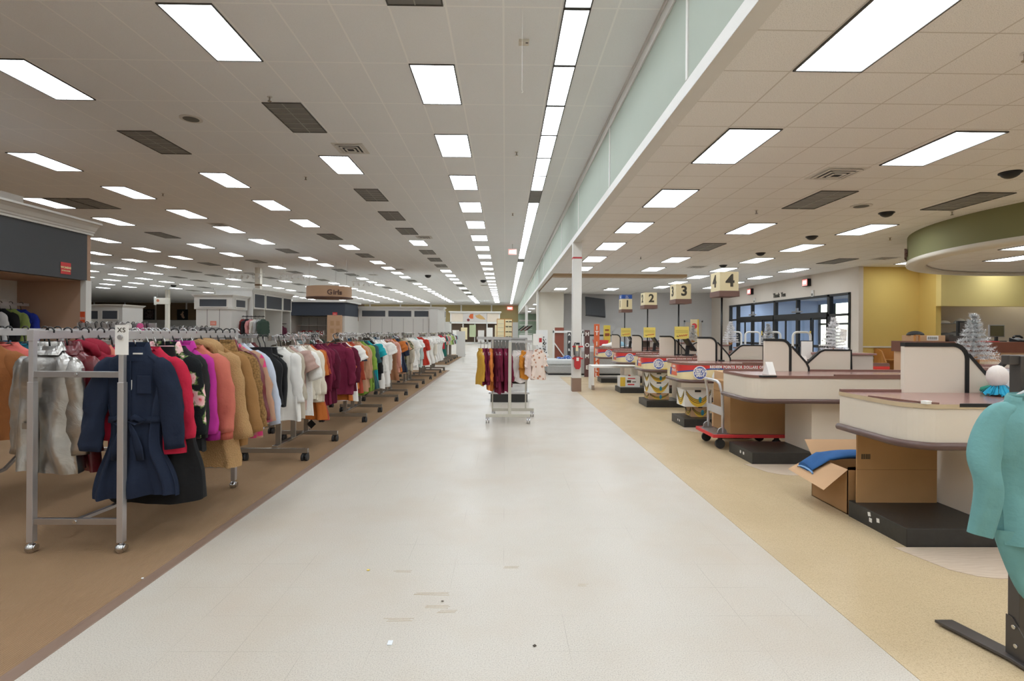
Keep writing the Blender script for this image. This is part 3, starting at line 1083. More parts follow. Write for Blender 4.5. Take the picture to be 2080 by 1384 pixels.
def rack_silver(x0, x1, y0, y1, label, zt=1.46, sign=None):
    """double rail rack of square satin tube; rails run away from the aisle end"""
    t = thing('clothes_rack', label, 'clothes rack', ((x0 + x1) / 2, y0, 0), 0, 'satin silver double rail racks')
    hx, ly = (x1 - x0) / 2, y1 - y0
    for sx in (-hx, hx):
        for yy in (0, ly):
            p = MB().box((sx - .02, yy - .02, .075), (sx + .02, yy + .02, 1.12)).box((sx - .016, yy - .016, 1.1), (sx + .016, yy + .016, zt - .06)).box((sx - .022, yy - .022, zt - .075), (sx + .022, yy + .022, zt)).build('post', M['satin'], t, bevel=.002)
            c = MB()
            c.ball((-.005, 0, 0), .034, 18).cyl((.026, 0, .005), .022, .012, 14, 0, 'x').cyl((0, 0, .04), .012, .03, 10)
            c.build('caster', M['chrome'], t, (sx, yy, .034))
        MB().box((sx - .0125, 0, zt - .062), (sx + .0125, ly, zt - .004)).build('hang_rail', M['satin'], t, bevel=.002)
    for yy in (0, ly):
        for z in (.21, 1.17):
            f = MB().box((-hx, yy - .013, z - .02), (hx, yy + .013, z + .02)).build('crossbar', M['steel'], t, bevel=.002)
            MB().cyl((0, yy - .016, z), .011, .008, 12, 0, 'y').build('bolt', M['chrome'], f)
    pts = [(0, .02, .215), (.05, .25, .225), (.1, .42, .27), (.15, .55, .42), (.2, .66, .75), (.24, .74, 1.05)]
    m = MB()
    for a, b in zip(pts, pts[1:]):
        m.bar(a, b, .035, .02)
    m.build('brace', M['steel'], t)
    if sign:
        s = MB().box((hx - .03, -.028, zt - .16), (hx + .055, -.024, zt + .035)).build('size_sign', M['paper'], t)
        text('letters', sign, .042, M['ink'], s, (hx + .012, -.03, zt - .0), FR, .0006, bold=.0006, sp=1.15)
        MB().cyl((hx + .005, -.032, zt - .045), .016, .012, 14, 0, 'y').build('bolt', M['chrome'], s)
    return t


RB = {}


def rack_bronze(x, y, label, ly=1.05, zt=1.40, group='rolling racks beside the aisle'):
    key = (ly, zt)
    if key in RB:
        return dup(RB[key], (x, y, 0), 0, label, group)
    t = thing('rolling_rack', label, 'clothes rack', (x, y, 0), 0, group)
    for yy in (0, ly):
        MB().box((-.375, yy - .02, .095), (.375, yy + .02, .145)).build('foot', M['bronze'], t, bevel=.002)
        for sx in (-.34, .34):
            c = MB()
            for k in (-.022, .022):
                c.cyl((k, 0, 0), .042, .026, 18, 0, 'x')
            c.cyl((0, .01, .035), .016, .05, 10).box((-.03, -.012, .01), (.03, .04, .048))
            c.build('caster', M['rubber'], t, (sx, yy, .043))
    MB().box((-.03, 0, .145), (.03, ly, .17)).build('base_bar', M['chrome'], t, bevel=.002)
    for yy in (.1, ly / 2, ly - .1):
        MB().box((-.028, yy - .014, .17), (.028, yy + .014, zt - .05)).box((.0285, yy - .015, .17), (.031, yy + .015, zt - .05)).build('post', [M['bronze']], t, bevel=.002)
    MB().box((-.014, -.14, zt - .05), (.014, ly + .3, zt)).build('hang_rail', M['chrome'], t, bevel=.002)
    for yy in (-.14, ly + .3):
        MB().box((-.018, yy - .008, zt - .054), (.018, yy + .008, zt + .004)).build('end_cap', M['bronze'], t)
    RB[key] = t
    return t


def near_racks():
    zt = 1.46
    rack_silver(-3.08, -2.50, 3.51, 4.95, 'silver double rail clothes rack nearest the aisle, with XS sign', zt, 'XS')
    g = 'coats on the nearest silver rack'
    # ---- right rail, front to back
    xr = -2.47
    navy = cloth('#1e273a')
    o = garment_on('clear', 'shirt_dress', 'navy belted shirt dress hanging at the front of the silver rack', 'dress', xr - .02, 3.62, zt, .05, navy, g, L=1.0, sh=.19, bust=.2, waist=.155, hem=.27, d=.055, fold=.02, nf=8, sl=.6, splay=.1, r0=.078, r1=.068, seed=sd(), nv=34, nu=72)
    collar(o, navy, h=.09)
    band('belt', o, navy, .168, .068, -.62, .045)
    m = MB()
    for s in (-1, 1):
        m.tube([(0, -.075, -.6), (s * .05, -.09, -.57), (s * .1, -.085, -.6), (s * .06, -.085, -.62), (0, -.075, -.6)], [.012, .02, .022, .02, .01], 8, flat=.4)
        m.tube([(0, -.078, -.6), (s * .04, -.085, -.68), (s * .07, -.08, -.78), (s * .08, -.075, -.86)], [.012, .024, .03, .028], 8, flat=.25)
    m.build('bow', navy, o)
    m = MB().box((-.012, -.078, -.6), (.014, -.066, -.2)).box((.05, -.073, -.42), (.14, -.066, -.3))
    m.build('placket', navy, o, bevel=.003)
    swing_tag(o, .0, -.33, -.066)
    MB().box((.02, -.064, -.16), (.08, -.058, -.15)).build('neck_label', M['paper'], o)
    red = cloth('#bd2440', 'plain')
    garment_on('clear', 'top', 'crimson red long top behind the navy shirt dress', 'top', xr, 3.72, zt, 0, red, g, L=.72, sh=.2, bust=.24, hem=.27, sl=.55, splay=.1, seed=sd())
    blk = cloth('#1b1b1c')
    sk = garment_on('clear', 'skirt', 'long black flared skirt hanging behind the navy dress', 'skirt', xr, 3.80, zt, 0, blk, g, L=1.08, sh=.16, bust=.2, waist=.26, hem=.36, d=.07, fold=.014, seed=sd(), strap=True, nv=20)
    o = garment_on('clear', 'fleece_jacket', 'black fleece jacket with pink and red flowers', 'jacket', xr, 3.90, zt, .04, cloth('#15191c', 'floral'), g, L=.68, sh=.2, bust=.22, hem=.23, d=.075, sl=.56, splay=.045, r0=.085, r1=.075, seed=sd(), rough=.003)
    collar(o, cloth('#15191c', 'floral'), h=.07, w=.1)
    o = garment_on('black', 'coat', 'black wool coat between floral fleece and magenta jacket', 'coat', xr, 4.01, zt, 0, cloth('#2a2a2b'), g, L=.78, sh=.2, bust=.22, hem=.24, d=.06, sl=.6, splay=.05, seed=sd())
    mg = cloth('#b3318f', 'quilt')
    o = garment_on('clear', 'quilted_jacket', 'magenta quilted jacket on the silver rack', 'jacket', xr, 4.11, zt, -.06, mg, g, L=.64, sh=.2, bust=.24, hem=.25, d=.07, sl=.58, splay=.085, r0=.09, r1=.065, seed=sd())
    collar(o, mg, h=.05)
    for s in (-1, 1):
        MB().cyl((s * .255, -.02, -.80), .05, .06, 16).build('cuff', cloth('#8d1d6d', 'knit'), o)
    co = cloth('#c4705f', 'plain')
    o = garment_on('clear', 'bomber_jacket', 'coral bomber jacket next to the magenta jacket', 'jacket', xr, 4.24, zt, 0, co, g, L=.66, sh=.2, bust=.25, hem=.25, d=.08, sl=.6, splay=.1, r0=.095, r1=.07, seed=sd(), fold=.016)
    for s in (-1, 1):
        MB().cyl((s * .268, -.01, -.82), .052, .07, 16).build('cuff', cloth('#b86050', 'knit'), o)
    td = cloth('#c09a6c', 'teddy')
    o = garment_on('black', 'teddy_coat', 'large tan teddy fleece coat with hood', 'coat', xr, 4.38, zt, .03, td, g, L=.98, sh=.22, bust=.27, hem=.3, d=.1, sl=.68, splay=.13, r0=.11, r1=.085, seed=sd(), rough=.004, nu=60, nv=26)
    hood(o, td)
    sd1 = cloth('#9a7347', 'plain')
    o = garment_on('black', 'suede_coat', 'brown suede coat beside the tan teddy coat', 'coat', xr, 4.52, zt, 0, sd1, g, L=.86, sh=.22, bust=.26, hem=.29, d=.07, sl=.66, splay=.16, r0=.095, r1=.075, seed=sd())
    cu = cloth('#a07b4c', 'curly')
    o = garment_on('black', 'curly_coat', 'shaggy curly golden brown coat', 'coat', xr, 4.63, zt, 0, cu, g, L=.8, sh=.22, bust=.27, hem=.29, d=.09, sl=.64, splay=.13, r0=.11, r1=.085, seed=sd(), rough=.011, nu=80, nv=40)
    collar(o, cu, h=.1, w=.13)
    ml = cloth('#6a2028', 'leather')
    o = garment_on('black', 'leather_jacket', 'maroon leather jacket near the back of the right rail', 'jacket', xr, 4.75, zt, 0, ml, g, L=.74, sh=.21, bust=.25, hem=.27, d=.06, sl=.6, splay=.15, r0=.085, r1=.07, seed=sd())
    collar(o, ml)
    ck = cloth('#cf3f77', 'check', '#b08a72')
    o = garment_on('black', 'check_coat', 'pink and tan checked coat behind the maroon leather jacket', 'coat', xr, 4.84, zt, 0, ck, g, L=.84, sh=.21, bust=.25, hem=.27, d=.06, sl=.62, splay=.17, r0=.085, r1=.07, seed=sd())
    garment_on('clear', 'shirt', 'pale blue long shirt last on the right rail', 'shirt', xr, 4.92, zt, 0, cloth('#b9c3d4'), g, L=.8, sh=.21, bust=.25, hem=.26, sl=.66, splay=.19, seed=sd())
    # ---- left rail
    xl = -3.10
    sv = cloth('#bdbbb7', 'silver')
    o = garment_on('black', 'blazer', 'silver metallic blazer at the front of the left rail', 'blazer', xl + .02, 3.64, zt, -.08, sv, g, L=.84, sh=.2, bust=.215, hem=.23, d=.07, fold=.018, nf=5, sl=.64, splay=.06, r0=.08, r1=.068, seed=sd(), nv=34, nu=72, wr=.024)
    collar(o, sv, h=.055, w=.088)
    m = MB().box((-.11, -.085, -.66), (-.02, -.08, -.62)).box((-.002, -.094, -.95), (.002, -.07, -.45))
    m.build('back_seam', sv, o)
    o = garment_on('black', 'leather_jacket', 'maroon leather jacket behind the silver blazer', 'jacket', xl + .04, 3.76, zt, 0, ml, g, L=.86, sh=.2, bust=.22, hem=.24, d=.06, sl=.64, splay=.06, seed=sd())
    collar(o, ml)
    cr = cloth('#8f1f33', 'plain')
    o = garment_on('black', 'puffer_jacket', 'crimson hooded puffer jacket on the left rail', 'jacket', xl + .05, 3.9, zt, 0, cr, g, L=.66, sh=.21, bust=.23, hem=.23, d=.1, sl=.58, splay=.07, r0=.095, r1=.08, seed=sd(), fold=.018)
    hood(o, cr)
    for i, (c, nm, lab, hk) in enumerate((('#cf7a68', 'bomber_jacket', 'coral jacket behind the crimson puffer', 'black'), ('#b81c4f', 'jacket', 'fuchsia jacket midway on the left rail', 'black'), ('#d9b9b6', 'jacket', 'pale pink fleece jacket on the left rail', 'clear'),
                                          ('#e1dcd8', 'fleece_jacket', 'off white fleece toward the back of the left rail', 'clear'), ('#2c2327', 'coat', 'dark plum coat toward the back of the left rail', 'clear'), ('#9fcdb8', 'jacket', 'mint printed jacket near the back of the left rail', 'clear'), ('#5f5844', 'jacket', 'olive jacket last on the left rail', 'black'))):
        garment_on(hk, nm, lab, 'jacket', xl + .05, 4.05 + i * .12, zt, R.uniform(-.1, .1), cloth(c, 'teddy' if 'fleece' in lab else 'plain'), g, L=.68, sh=.2, bust=.22, hem=.23, d=.07, sl=.56, splay=.07, seed=sd())
    # ---- second silver rack, to the left
    rack_silver(-4.62, -4.06, 4.15, 5.6, 'silver double rail clothes rack left of the nearest one', 1.47)
    g2 = 'jackets on the second silver rack'
    for i, (c, lab, k) in enumerate((('#8a5730', 'rust brown jacket cut by the left edge', 'plain'), ('#c8675f', 'coral puffer jacket left of the silver blazer', 'plain'), ('#1d6477', 'teal blue puffer jacket behind the silver blazer', 'plain'), ('#24292b', 'black puffer jacket behind the teal one', 'plain'), ('#2b3130', 'charcoal puffer jacket behind the black one', 'plain'), ('#b9574f', 'brick red jacket on the second silver rack', 'plain'), ('#e0a59c', 'salmon pink jacket last on the second silver rack', 'plain'))):
        garment_on('black', 'puffer_jacket', lab, 'jacket', -4.06 + R.uniform(-.02, .02), 4.22 + i * .17, 1.47, R.uniform(-.12, .12), cloth(c, k), g2, L=.74, sh=.23, bust=.26, hem=.26, d=.1, sl=.62, splay=.1, r0=.1, r1=.08, seed=sd(), fold=.02)
    for i, (c, lab) in enumerate((('#5b2f3c', 'plum jacket on the far rail of the second silver rack'), ('#8d8a80', 'grey jacket on the far rail of the second silver rack'), ('#34506d', 'denim blue jacket on the far rail of the second silver rack'))):
        garment_on('black', 'jacket', lab, 'jacket', -4.62, 4.5 + i * .22, 1.47, 0, cloth(c), g2, L=.7, sh=.22, bust=.27, hem=.28, d=.07, sl=.58, splay=.15, seed=sd())


CL = dict(w='#e3e1dd', iv='#ded7c9', st='#b9b0a0', dp='#b0938a', cr='#d8cfbf', og='#b8682f', rs='#9f4230', mr='#6f1f3b', md='#5b1a31', bk='#232325', nv='#2b3347', gr='#7e9c3f', dt='#35525a', tl='#1f9aa3', tn='#b98f72', br='#8a5f44', sm='#cf9482', gy='#a8a8a8', mt='#b9c9c6', rd='#b93a2c', lb='#b5c4d6', be='#c3b6a2')


def aisle_racks():
    ys = [5.98, 8.50, 11.0, 13.55, 16.0, 18.42]
    rk = ['first', 'second', 'third', 'fourth', 'fifth', 'sixth']
    for i, y in enumerate(ys):
        rack_bronze(-2.57, y, 'rolling bronze rack beside the aisle, %s after the silver rack' % rk[i])
        if i < 5:
            rack_bronze(-3.62, y + .5 + .06 * i, 'rolling bronze rack in the second row, behind the %s aisle rack' % rk[i], group='rolling racks of the second row')
        if i in (1, 3):
            rack_bronze(-5.3, y + .2, 'rolling bronze rack in the third row, %s one' % ('nearer' if i == 1 else 'farther'), group='rolling racks of the third row')
    # (y, colour, what, cloth kind, turn, length, sleeve, extra)
    T, S, D, W, B, J = 'tee', 'sweater', 'dress', 'tunic', 'blouse', 'jacket'
    rows = [
        [(5.52, 'bk', 'tank', 0, .6), (5.64, 'bk', 'tank', 0, .62), (5.78, 'w', S, .2, .8), (5.95, 'st', 'cardigan', .25, .82), (6.12, 'dp', T, 0, .72), (6.27, 'w', W, .25, .80), (6.42, 'iv', S, .2, .66), (6.55, 'cr', B, .1, .7), (6.68, 'og', D, 0, .92), (6.8, 'rs', D, 0, .95), (6.95, 'mr', B, .3, .78), (7.12, 'mr', 'bodysuit', .3, .8), (7.25, 'md', B, .1, .8)],
        [(7.72, 'mr', B, .4, .75), (7.86, 'og', D, 0, .85), (8.0, 'md', B, .2, .72), (8.14, 'w', 'ringer', .5, .9), (8.32, 'og', T, .1, .72), (8.46, 'rs', B, 0, .8), (8.6, 'tn', B, .2, .8), (8.76, 'tn', S, .1, .75), (8.98, 'gr', 'fringe', .3, .85), (9.18, 'dt', D, .2, .82), (9.38, 'tl', T, .3, .78), (9.58, 'w', T, 0, .7), (9.78, 'bk', J, .2, .72), (9.95, 'w', S, .2, .9)],
        [(10.35, 'w', T, .2, .85), (10.52, 'w', S, .1, .92), (10.72, 'w', 'tee', .3, .68), (11.0, 'br', 'skirt', .1, .8), (11.25, 'sm', B, .1, .7), (11.5, 'lb', B, .1, .7), (11.75, 'og', T, .1, .72), (11.95, 'nv', D, .1, .75), (12.15, 'tn', T, .2, .8), (12.4, 'br', 'camo', .2, .8)],
        [(12.9, 'st', S, .2, .78), (13.2, 'be', 'cardigan', .3, .8), (13.5, 'w', T, .2, .7), (13.8, 'w', B, .2, .78), (14.1, 'w', T, .2, .7), (14.4, 'mt', 'cardigan', .2, .8), (14.7, 'mt', B, .2, .8)],
        [(15.3, 'rd', D, .1, .8), (15.6, 'w', D, .2, .82), (15.9, 'w', D, .2, .85), (16.2, 'iv', D, .2, .8), (16.5, 'w', D, .2, .84), (16.8, 'w', D, .2, .82), (17.1, 'iv', B, .2, .8)],
        [(17.6, 'w', D, .2, .85), (17.95, 'w', D, .2, .85), (18.3, 'w', D, .2, .84), (18.65, 'w', D, .2, .86), (19.0, 'w', D, .2, .85), (19.35, 'w', D, .3, .8)]]
    cname = dict(w='white', iv='ivory', st='stone', dp='dusty pink', cr='cream', og='orange', rs='rust red', mr='maroon', md='dark maroon', bk='black', nv='navy', gr='lime green', dt='dark teal', tl='turquoise', tn='tan', br='brown', sm='salmon', gy='grey', mt='pale mint', rd='red', lb='light blue', be='beige')
    for i, row in enumerate(rows):
        for j, (y, c, what, turn, L) in enumerate(row):
            lab = '%s %s, %s from the front on the %s aisle rack' % (cname[c], {'fringe': 'fringed top', 'camo': 'and camouflage tee', 'ringer': 'ringer tee with navy cuffs', 'cardigan': 'long cardigan'}.get(what, what), nth(j + 1), rk[i])
            m = cloth(CL[c], {'camo': 'camo', S: 'knit', 'cardigan': 'knit'}.get(what, 'plain'))
            kw = dict(L=L, seed=sd(), sh=.2, bust=.24, hem=.25)
            if what in (S, 'cardigan', B, J, 'bodysuit'):
                kw.update(sl=.52, splay=.07, r0=.075, r1=.05)
            if what in (T, 'camo', 'ringer'):
                kw.update(sl=.2, splay=.13, r0=.09, r1=.095, bust=.23)
            if what == W:
                kw.update(sl=.3, splay=.15, r0=.085, r1=.09, hem=.26)
            if what == D:
                kw.update(waist=.2, hem=.28, sl=.3 if c != 'w' else .16, splay=.1, fold=.018, nf=7)
            if what == 'fringe':
                kw.update(sl=.4, splay=.1, fold=.03, nf=11, tail=.06)
            if what == 'bodysuit':
                kw.update(tail=.1, hem=.2)
            if what == 'tank':
                kw.update(strap=True, sh=.15, hem=.22)
            if what == 'skirt':
                kw.update(strap=True, sh=.18, bust=.22, hem=.28, ztop=-.16)
            rz = turn * R.uniform(.5, 1.2) * (1 if R.random() < .75 else -1)
            h = 'black' if c in ('bk', 'st', 'mr', 'be', 'tl') else ('pink' if c in ('cr', 'iv') else 'clear')
            nm = {T: 't_shirt', 'ringer': 't_shirt', 'camo': 't_shirt', S: 'sweater', D: 'dress', W: 'tunic', B: 'blouse', J: 'jacket', 'fringe': 'fringed_top', 'tank': 'tank_top'}.get(what, what)
            cat = nm.replace('_', ' ')
            x = -2.50 + R.uniform(-.03, .05)
            hl = '%s hanger of the %s garment on the %s aisle rack' % ({'black': 'black plastic', 'pink': 'pale pink plastic', 'clear': 'clear plastic'}[h], nth(j + 1), rk[i])
            o = garment_on(h, nm, lab, cat, x, y, 1.40, rz, m, 'garments on the aisle racks', hl=hl, **kw)
            if what == 'ringer':
                for s in (-1, 1):
                    MB().cyl((s * .29, -.012, -.393), .092, .022, 18).xf(Matrix.Identity(4)).build('cuff', cloth(CL['nv']), o)
            if what == 'cardigan':
                MB().box((-.1, -.075, -.34), (.1, -.07, -.33)).build('hanger_bar', M['plastic_k'], o)
            if what == J:
                swing_tag(o, .02, -.4, -.075)
            if j in (4, 9) and i < 2:
                t = MB().cbox((.05, .06, -L - .19), (.085, .003, .085), ry=PI / 4).build('diamond_tag', M['plastic_k'], o)
    # second and third rows: only their tops show over the first
    dk = ['#3b4046', '#2e3c33', '#51585a', '#7c8b8a', '#8a9ba8', '#40382f', '#c9ccd0', '#5c4a52', '#2f4660', '#9a8f80', '#d8d4ce', '#6b3b3b']
    n = 0
    for i in range(5):
        for j in range(7):
            n += 1
            y = ys[i] + .45 + j * .2
            c = dk[(n * 5 + i) % len(dk)]
            nm = ['t_shirt', 'blouse', 'dress'][n % 3]
            garment_on('clear' if n % 3 else 'black', nm, '%s %s on the second row rack, behind aisle rack %s' % (nth(j + 1), nm.replace('_', ' '), rk[i]), nm.replace('_', ' '), -3.62 + R.uniform(-.03, .03), y, 1.40, R.uniform(-.2, .2), cloth(c), 'garments on the second row racks',
                       hl='%s hanger on the second row rack behind the %s aisle rack' % (nth(j + 1), rk[i]), L=.74, sl=.25, splay=.1, seed=sd(), nu=24, nv=12)
    for i, y0 in enumerate((8.9, 13.9)):
        for j in range(5):
            garment_on('black', 'blouse', '%s blouse on the %s third row rack' % (nth(j + 1), ('nearer', 'farther')[i]), 'blouse', -5.3, y0 + j * .25, 1.40, R.uniform(-.2, .2), cloth(dk[(j * 3 + i) % 12]), 'garments on the third row racks', L=.72, sl=.3, seed=sd(), nu=24, nv=12,
                       hl='%s hanger on the %s third row rack' % (nth(j + 1), ('nearer', 'farther')[i]))


def tall_rails():
    """straight grey rails with empty hangers that stand behind the silver racks"""
    for k, (x0, y0, x1, y1, z, n) in enumerate(((-5.65, 7.1, -4.62, 7.05, 1.545, 14), (-4.55, 7.3, -3.9, 7.25, 1.50, 9))):
        t = thing('rail_rack', ['tall grey straight rack with empty hangers behind the silver racks', 'lower grey straight rack right of the tall grey one'][k], 'clothes rack', (x0, y0, 0))
        ln = x1 - x0
        MB().box((0, -.012, z - .09), (ln, .012, z)).build('hang_rail', M['steel'], t, bevel=.002)
        for xx in (.02, ln - .02):
            MB().box((xx - .015, -.015, .05), (xx + .015, .015, z - .09)).build('post', M['steel'], t)
            MB().box((xx - .02, -.28, .02), (xx + .02, .28, .05)).build('foot', M['steel'], t)
        for j in range(n):
            x = x0 + .05 + (ln - .1) * (j + R.uniform(-.25, .25)) / n
            hanger(['black', 'black', 'clear'][j % 3], (x, y0, z), PI / 2 + R.uniform(-.2, .2), '%s empty hanger from the left on the %s grey straight rack' % (nth(j + 1), ['tall', 'lower'][k]), 'empty hangers on the grey racks')
    for x, mt_, lab in ((-4.93, M['paper'], 'white size tag clipped on the tall grey rack'), (-4.78, mat('#d0558f', .6), 'pink size tag clipped on the tall grey rack')):
        t = thing('size_tag', lab, 'tag', (x, 7.03, 1.5))
        MB().cyl((0, -.004, -.0), .045, .006, 20, 0, 'y').box((-.02, -.007, -.09), (.05, -.001, -.03)).build('disc', mt_, t)


def fitting_room():
    # deep fascia with crown moulding, open below; end panel faces the front
    X, y0, y1 = -8.0, 2.0, 10.27
    zb, zt = 2.385, 3.26
    f = struct(MB().box((X - .12, y0, zb), (X, y1, zt)).build('wall_fascia', M['w_fascia']))
    prof = [(0, 0), (.03, 0), (.03, .035), (.05, .045), (.055, .075), (.075, .09), (.11, .15), (.16, .19), (.2, .2), (.2, .235), (0, .235)]
    struct(MB().prism([(X + a, zt + b) for a, b in prof], y0, y1 + .12, 0, 'xz').build('trim_8', M['trim']))
    struct(MB().box((X - 1.3, y1 - .02, 0), (X - .01, y1 + .1, zt)).build('wall_fitting', M['w_tan']))
    struct(MB().box((X - .1, y1 - .03, 0), (X + .005, y1 + .105, zb)).build('trim_9', M['trim']))
    w = struct(MB().box((X - 1.42, y0, 0), (X - 1.3, y1 + .1, 4.0)).build('wall_fitting', M['w_white']))
    m = MB()
    for y in (8.2, 8.95, 9.7):
        m.box((X - 1.302, y - .012, 0), (X - 1.292, y + .012, 3.2))
    m.build('standard', M['steel'], w)
    struct(MB().box((X - 1.3, y0, zb - .02), (X - .12, y1, zb + .04)).build('ceiling', M['w_tan']))
    s = thing('fitting_room_sign', 'small red sign reading WOMENS FITTING ROOMS on the grey fascia', 'sign', (X + .004, 9.77, 2.56))
    MB().box((0, -.11, -.105), (.006, .11, .105)).build('board', M['redsign'], s)
    text('letters', 'WOMENS', .052, mat('#e7d9a6', .6, var=0), s, (.008, 0, .012), FX, .001, bold=.002)
    text('letters', 'FITTING ROOMS', .03, mat('#e7d9a6', .6, var=0), s, (.008, 0, -.045), FX, .001, bold=.001, sx=.85)
    s = thing('price_sign', 'orange red sign on the white post edge under the fascia', 'sign', (X - .05, y1 - .034, 1.66))
    MB().box((-.045, -.006, -.13), (.045, 0, .13)).build('board', mat('#d4552f', .6), s)
    text('letters', 'FITTING\nROOMS', .026, M['paper'], s, (0, -.008, 0), FR, .001)
    r = thing('wall_rail', 'white rail with clothes on the fitting room wall', 'clothes rail', (X - .95, 8.0, 1.93))
    MB().box((-.012, 0, -.05), (.012, 2.1, 0)).build('hang_rail', M['satin'], r)
    for y in (.2, .95, 1.7):
        MB().bar((0, y, -.03), (-.34, y, -.03), .02, .03).build('bracket', M['satin'], r)
    cs = [('#452536', 'purple'), ('#cfd2d2', 'white and blue'), ('#2f62a8', 'bright blue'), ('#b9bbbd', 'light grey'), ('#262b33', 'black'), ('#9b9ea1', 'grey'), ('#d3d4d6', 'pale grey'), ('#1f1f22', 'jet black'), ('#90a05c', 'olive green tagged'), ('#27389c', 'royal blue')]
    for i, (c, nm) in enumerate(cs):
        o = garment_on('black', 'jacket', '%s jacket on the rail under the grey fascia' % nm, 'jacket', X - .95, 8.1 + i * .205, 1.93, R.uniform(.1, .35), cloth(c), 'jackets on the fitting room rail', L=.66, sh=.2, bust=.25, hem=.26, d=.06, sl=.5, splay=.09, seed=sd(), nu=28, nv=14)
        if i == 8:
            swing_tag(o, .05, -.25, -.08, M['yel'], .07, .1)


def shop_units():
    """white panelled display units with crowns and slate boards"""
    def crown(m, x0, y0, x1, y1, z, e=.1, h=.16):
        for k in range(4):
            a = e * k / 3
            m.box((x0 - a, y0 - a, z + h * k / 4), (x1 + a, y1 + a, z + h * (k + 1) / 4))
        return m

    def boards(t, pts, z0, z1, axis, at, fr=.05):
        for a, b in pts:
            if axis == 'y':
                MB().box((a, at - .012, z0), (b, at, z1)).build('slate_board', M['chalk'], t)
                f = MB().box((a - fr, at - .03, z0 - fr), (b + fr, at - .005, z0)).box((a - fr, at - .03, z1), (b + fr, at - .005, z1 + fr)).box((a - fr, at - .03, z0), (a, at - .005, z1)).box((b, at - .03, z0), (b + fr, at - .005, z1))
            else:
                MB().box((at, a, z0), (at + .012, b, z1)).build('slate_board', M['chalk'], t)
                f = MB().box((at + .005, a - fr, z0 - fr), (at + .03, b + fr, z0)).box((at + .005, a - fr, z1), (at + .03, b + fr, z1 + fr)).box((at + .005, a - fr, z0), (at + .03, a, z1)).box((at + .005, b, z0), (at + .03, b + fr, z1))
            f.build('board_frame', M['trim'], t)

    def seams(t, xs, z1, y):
        m = MB()
        for x in xs:
            m.box((x - .008, y - .004, 0), (x + .008, y, z1))
        m.build('panel_seam', M['w_slate'], t)
    # far left unit
    t = thing('display_unit', 'white panelled unit with slate boards left of the framed pictures', 'display unit')
    MB().box((-28, 29.0, 0), (-20.9, 30.2, 2.6)).build('body', M['panel'], t)
    MB().box((-21.7, 28.6, 0), (-20.4, 30.2, 2.6)).build('corner_tower', M['panel'], t)
    crown(crown(MB(), -28, 29.0, -21.7, 30.2, 2.6, .08), -21.7, 28.6, -20.4, 30.2, 2.6).build('crown', M['trim'], t)
    boards(t, [(-26.2, -23.9), (-23.75, -21.95)], 1.98, 2.42, 'y', 29.0)
    boards(t, [(-21.45, -20.65)], 1.98, 2.42, 'y', 28.6)
    seams(t, [-23.3, -22.6, -22.1, -21.3, -20.85], 1.9, 28.62)
    MB().box((-23.0, 28.5, 0), (-21.75, 29.0, 1.72)).build('low_panel', M['panel'], t, bevel=.01)
    # white tower
    t = thing('display_tower', 'white tower with crown and one slate board, left of the cubby wall', 'display unit')
    MB().box((-11.25, 19.5, 0), (-9.98, 20.6, 2.6)).build('body', M['panel'], t)
    MB().box((-11.3, 19.46, 2.2), (-9.93, 20.62, 2.62)).build('head', M['trim'], t)
    crown(MB(), -11.3, 19.46, -9.93, 20.62, 2.62, .08, .12).build('crown', M['trim'], t)
    boards(t, [(-11.1, -10.12)], 2.3, 2.56, 'y', 19.46, .04)
    boards(t, [(19.7, 20.4)], 2.3, 2.56, 'x', -9.93, .04)
    seams(t, [-10.85, -10.4], 2.2, 19.5)
    s = thing('price_sign', 'small orange sign on the front of the white tower', 'sign', (-10.62, 19.49, 1.69))
    MB().box((-.11, -.006, -.08), (.11, 0, .08)).build('board', mat('#df8a78', .6), s)
    text('letters', 'FITTING\nROOMS', .04, M['paper'], s, (0, -.008, 0), FR, .001)
    # cubby wall facing the aisle
    t = thing('cubby_unit', 'tall white cubby unit with slate header facing the aisle', 'display unit')
    m = MB().box((-11.2, 20.75, 0), (-11.1, 24.6, 2.9)).box((-11.2, 20.7, 0), (-9.8, 20.8, 2.95))
    for y in (21.9, 23.6, 24.55):
        m.box((-11.1, y - .03, 0), (-9.85, y + .03, 2.4))
    m.box((-11.1, 20.8, 2.28), (-9.84, 24.6, 2.95)).box((-11.1, 20.8, .5), (-9.9, 24.6, .56))
    m.build('carcass', M['panel'], t)
    crown(MB(), -11.2, 20.7, -9.8, 24.6, 2.95, .08, .14).build('crown', M['trim'], t)
    boards(t, [(20.95, 21.82), (21.98, 23.5), (23.66, 24.5)], 2.34, 2.86, 'x', -9.84, .05)
    dk = ['#8a3b3b', '#d6d1ca', '#33465c', '#2a2a2e', '#b9b9bb', '#5b2a3d', '#c98c8c', '#3d4d44']
    for k, (x, y, z, n, lab) in enumerate(((-9.55, 20.3, 1.98, 6, 'rail beside the white tower'), (-10.2, 23.9, 1.75, 5, 'rail in the right cubby'))):
        r = thing('wall_rail', 'short black clothes ' + lab, 'clothes rail', (x, y, z))
        MB().box((-.5, -.012, -.03), (.42, .012, 0)).build('hang_rail', M['black'], r)
        MB().bar((-.5, 0, -.015), (-.5, .45, -.015), .02, .03).build('bracket', M['black'], r)
        for j in range(n):
            garment_on('black', 'blouse', '%s blouse from the left on the %s' % (nth(j + 1), lab), 'blouse', x - .38 + j * .15, y, z, PI / 2 - .45, cloth(dk[(j * 3 + k) % 8]), 'blouses on the ' + lab, L=.66, sl=.45, seed=sd(), nu=24, nv=12, hl='black hanger of the %s blouse on the %s' % (nth(j + 1), lab))
    # navy header corner under the Girls ring
    t = thing('header_unit', 'navy header over an open display corner below the Girls ring', 'display unit')
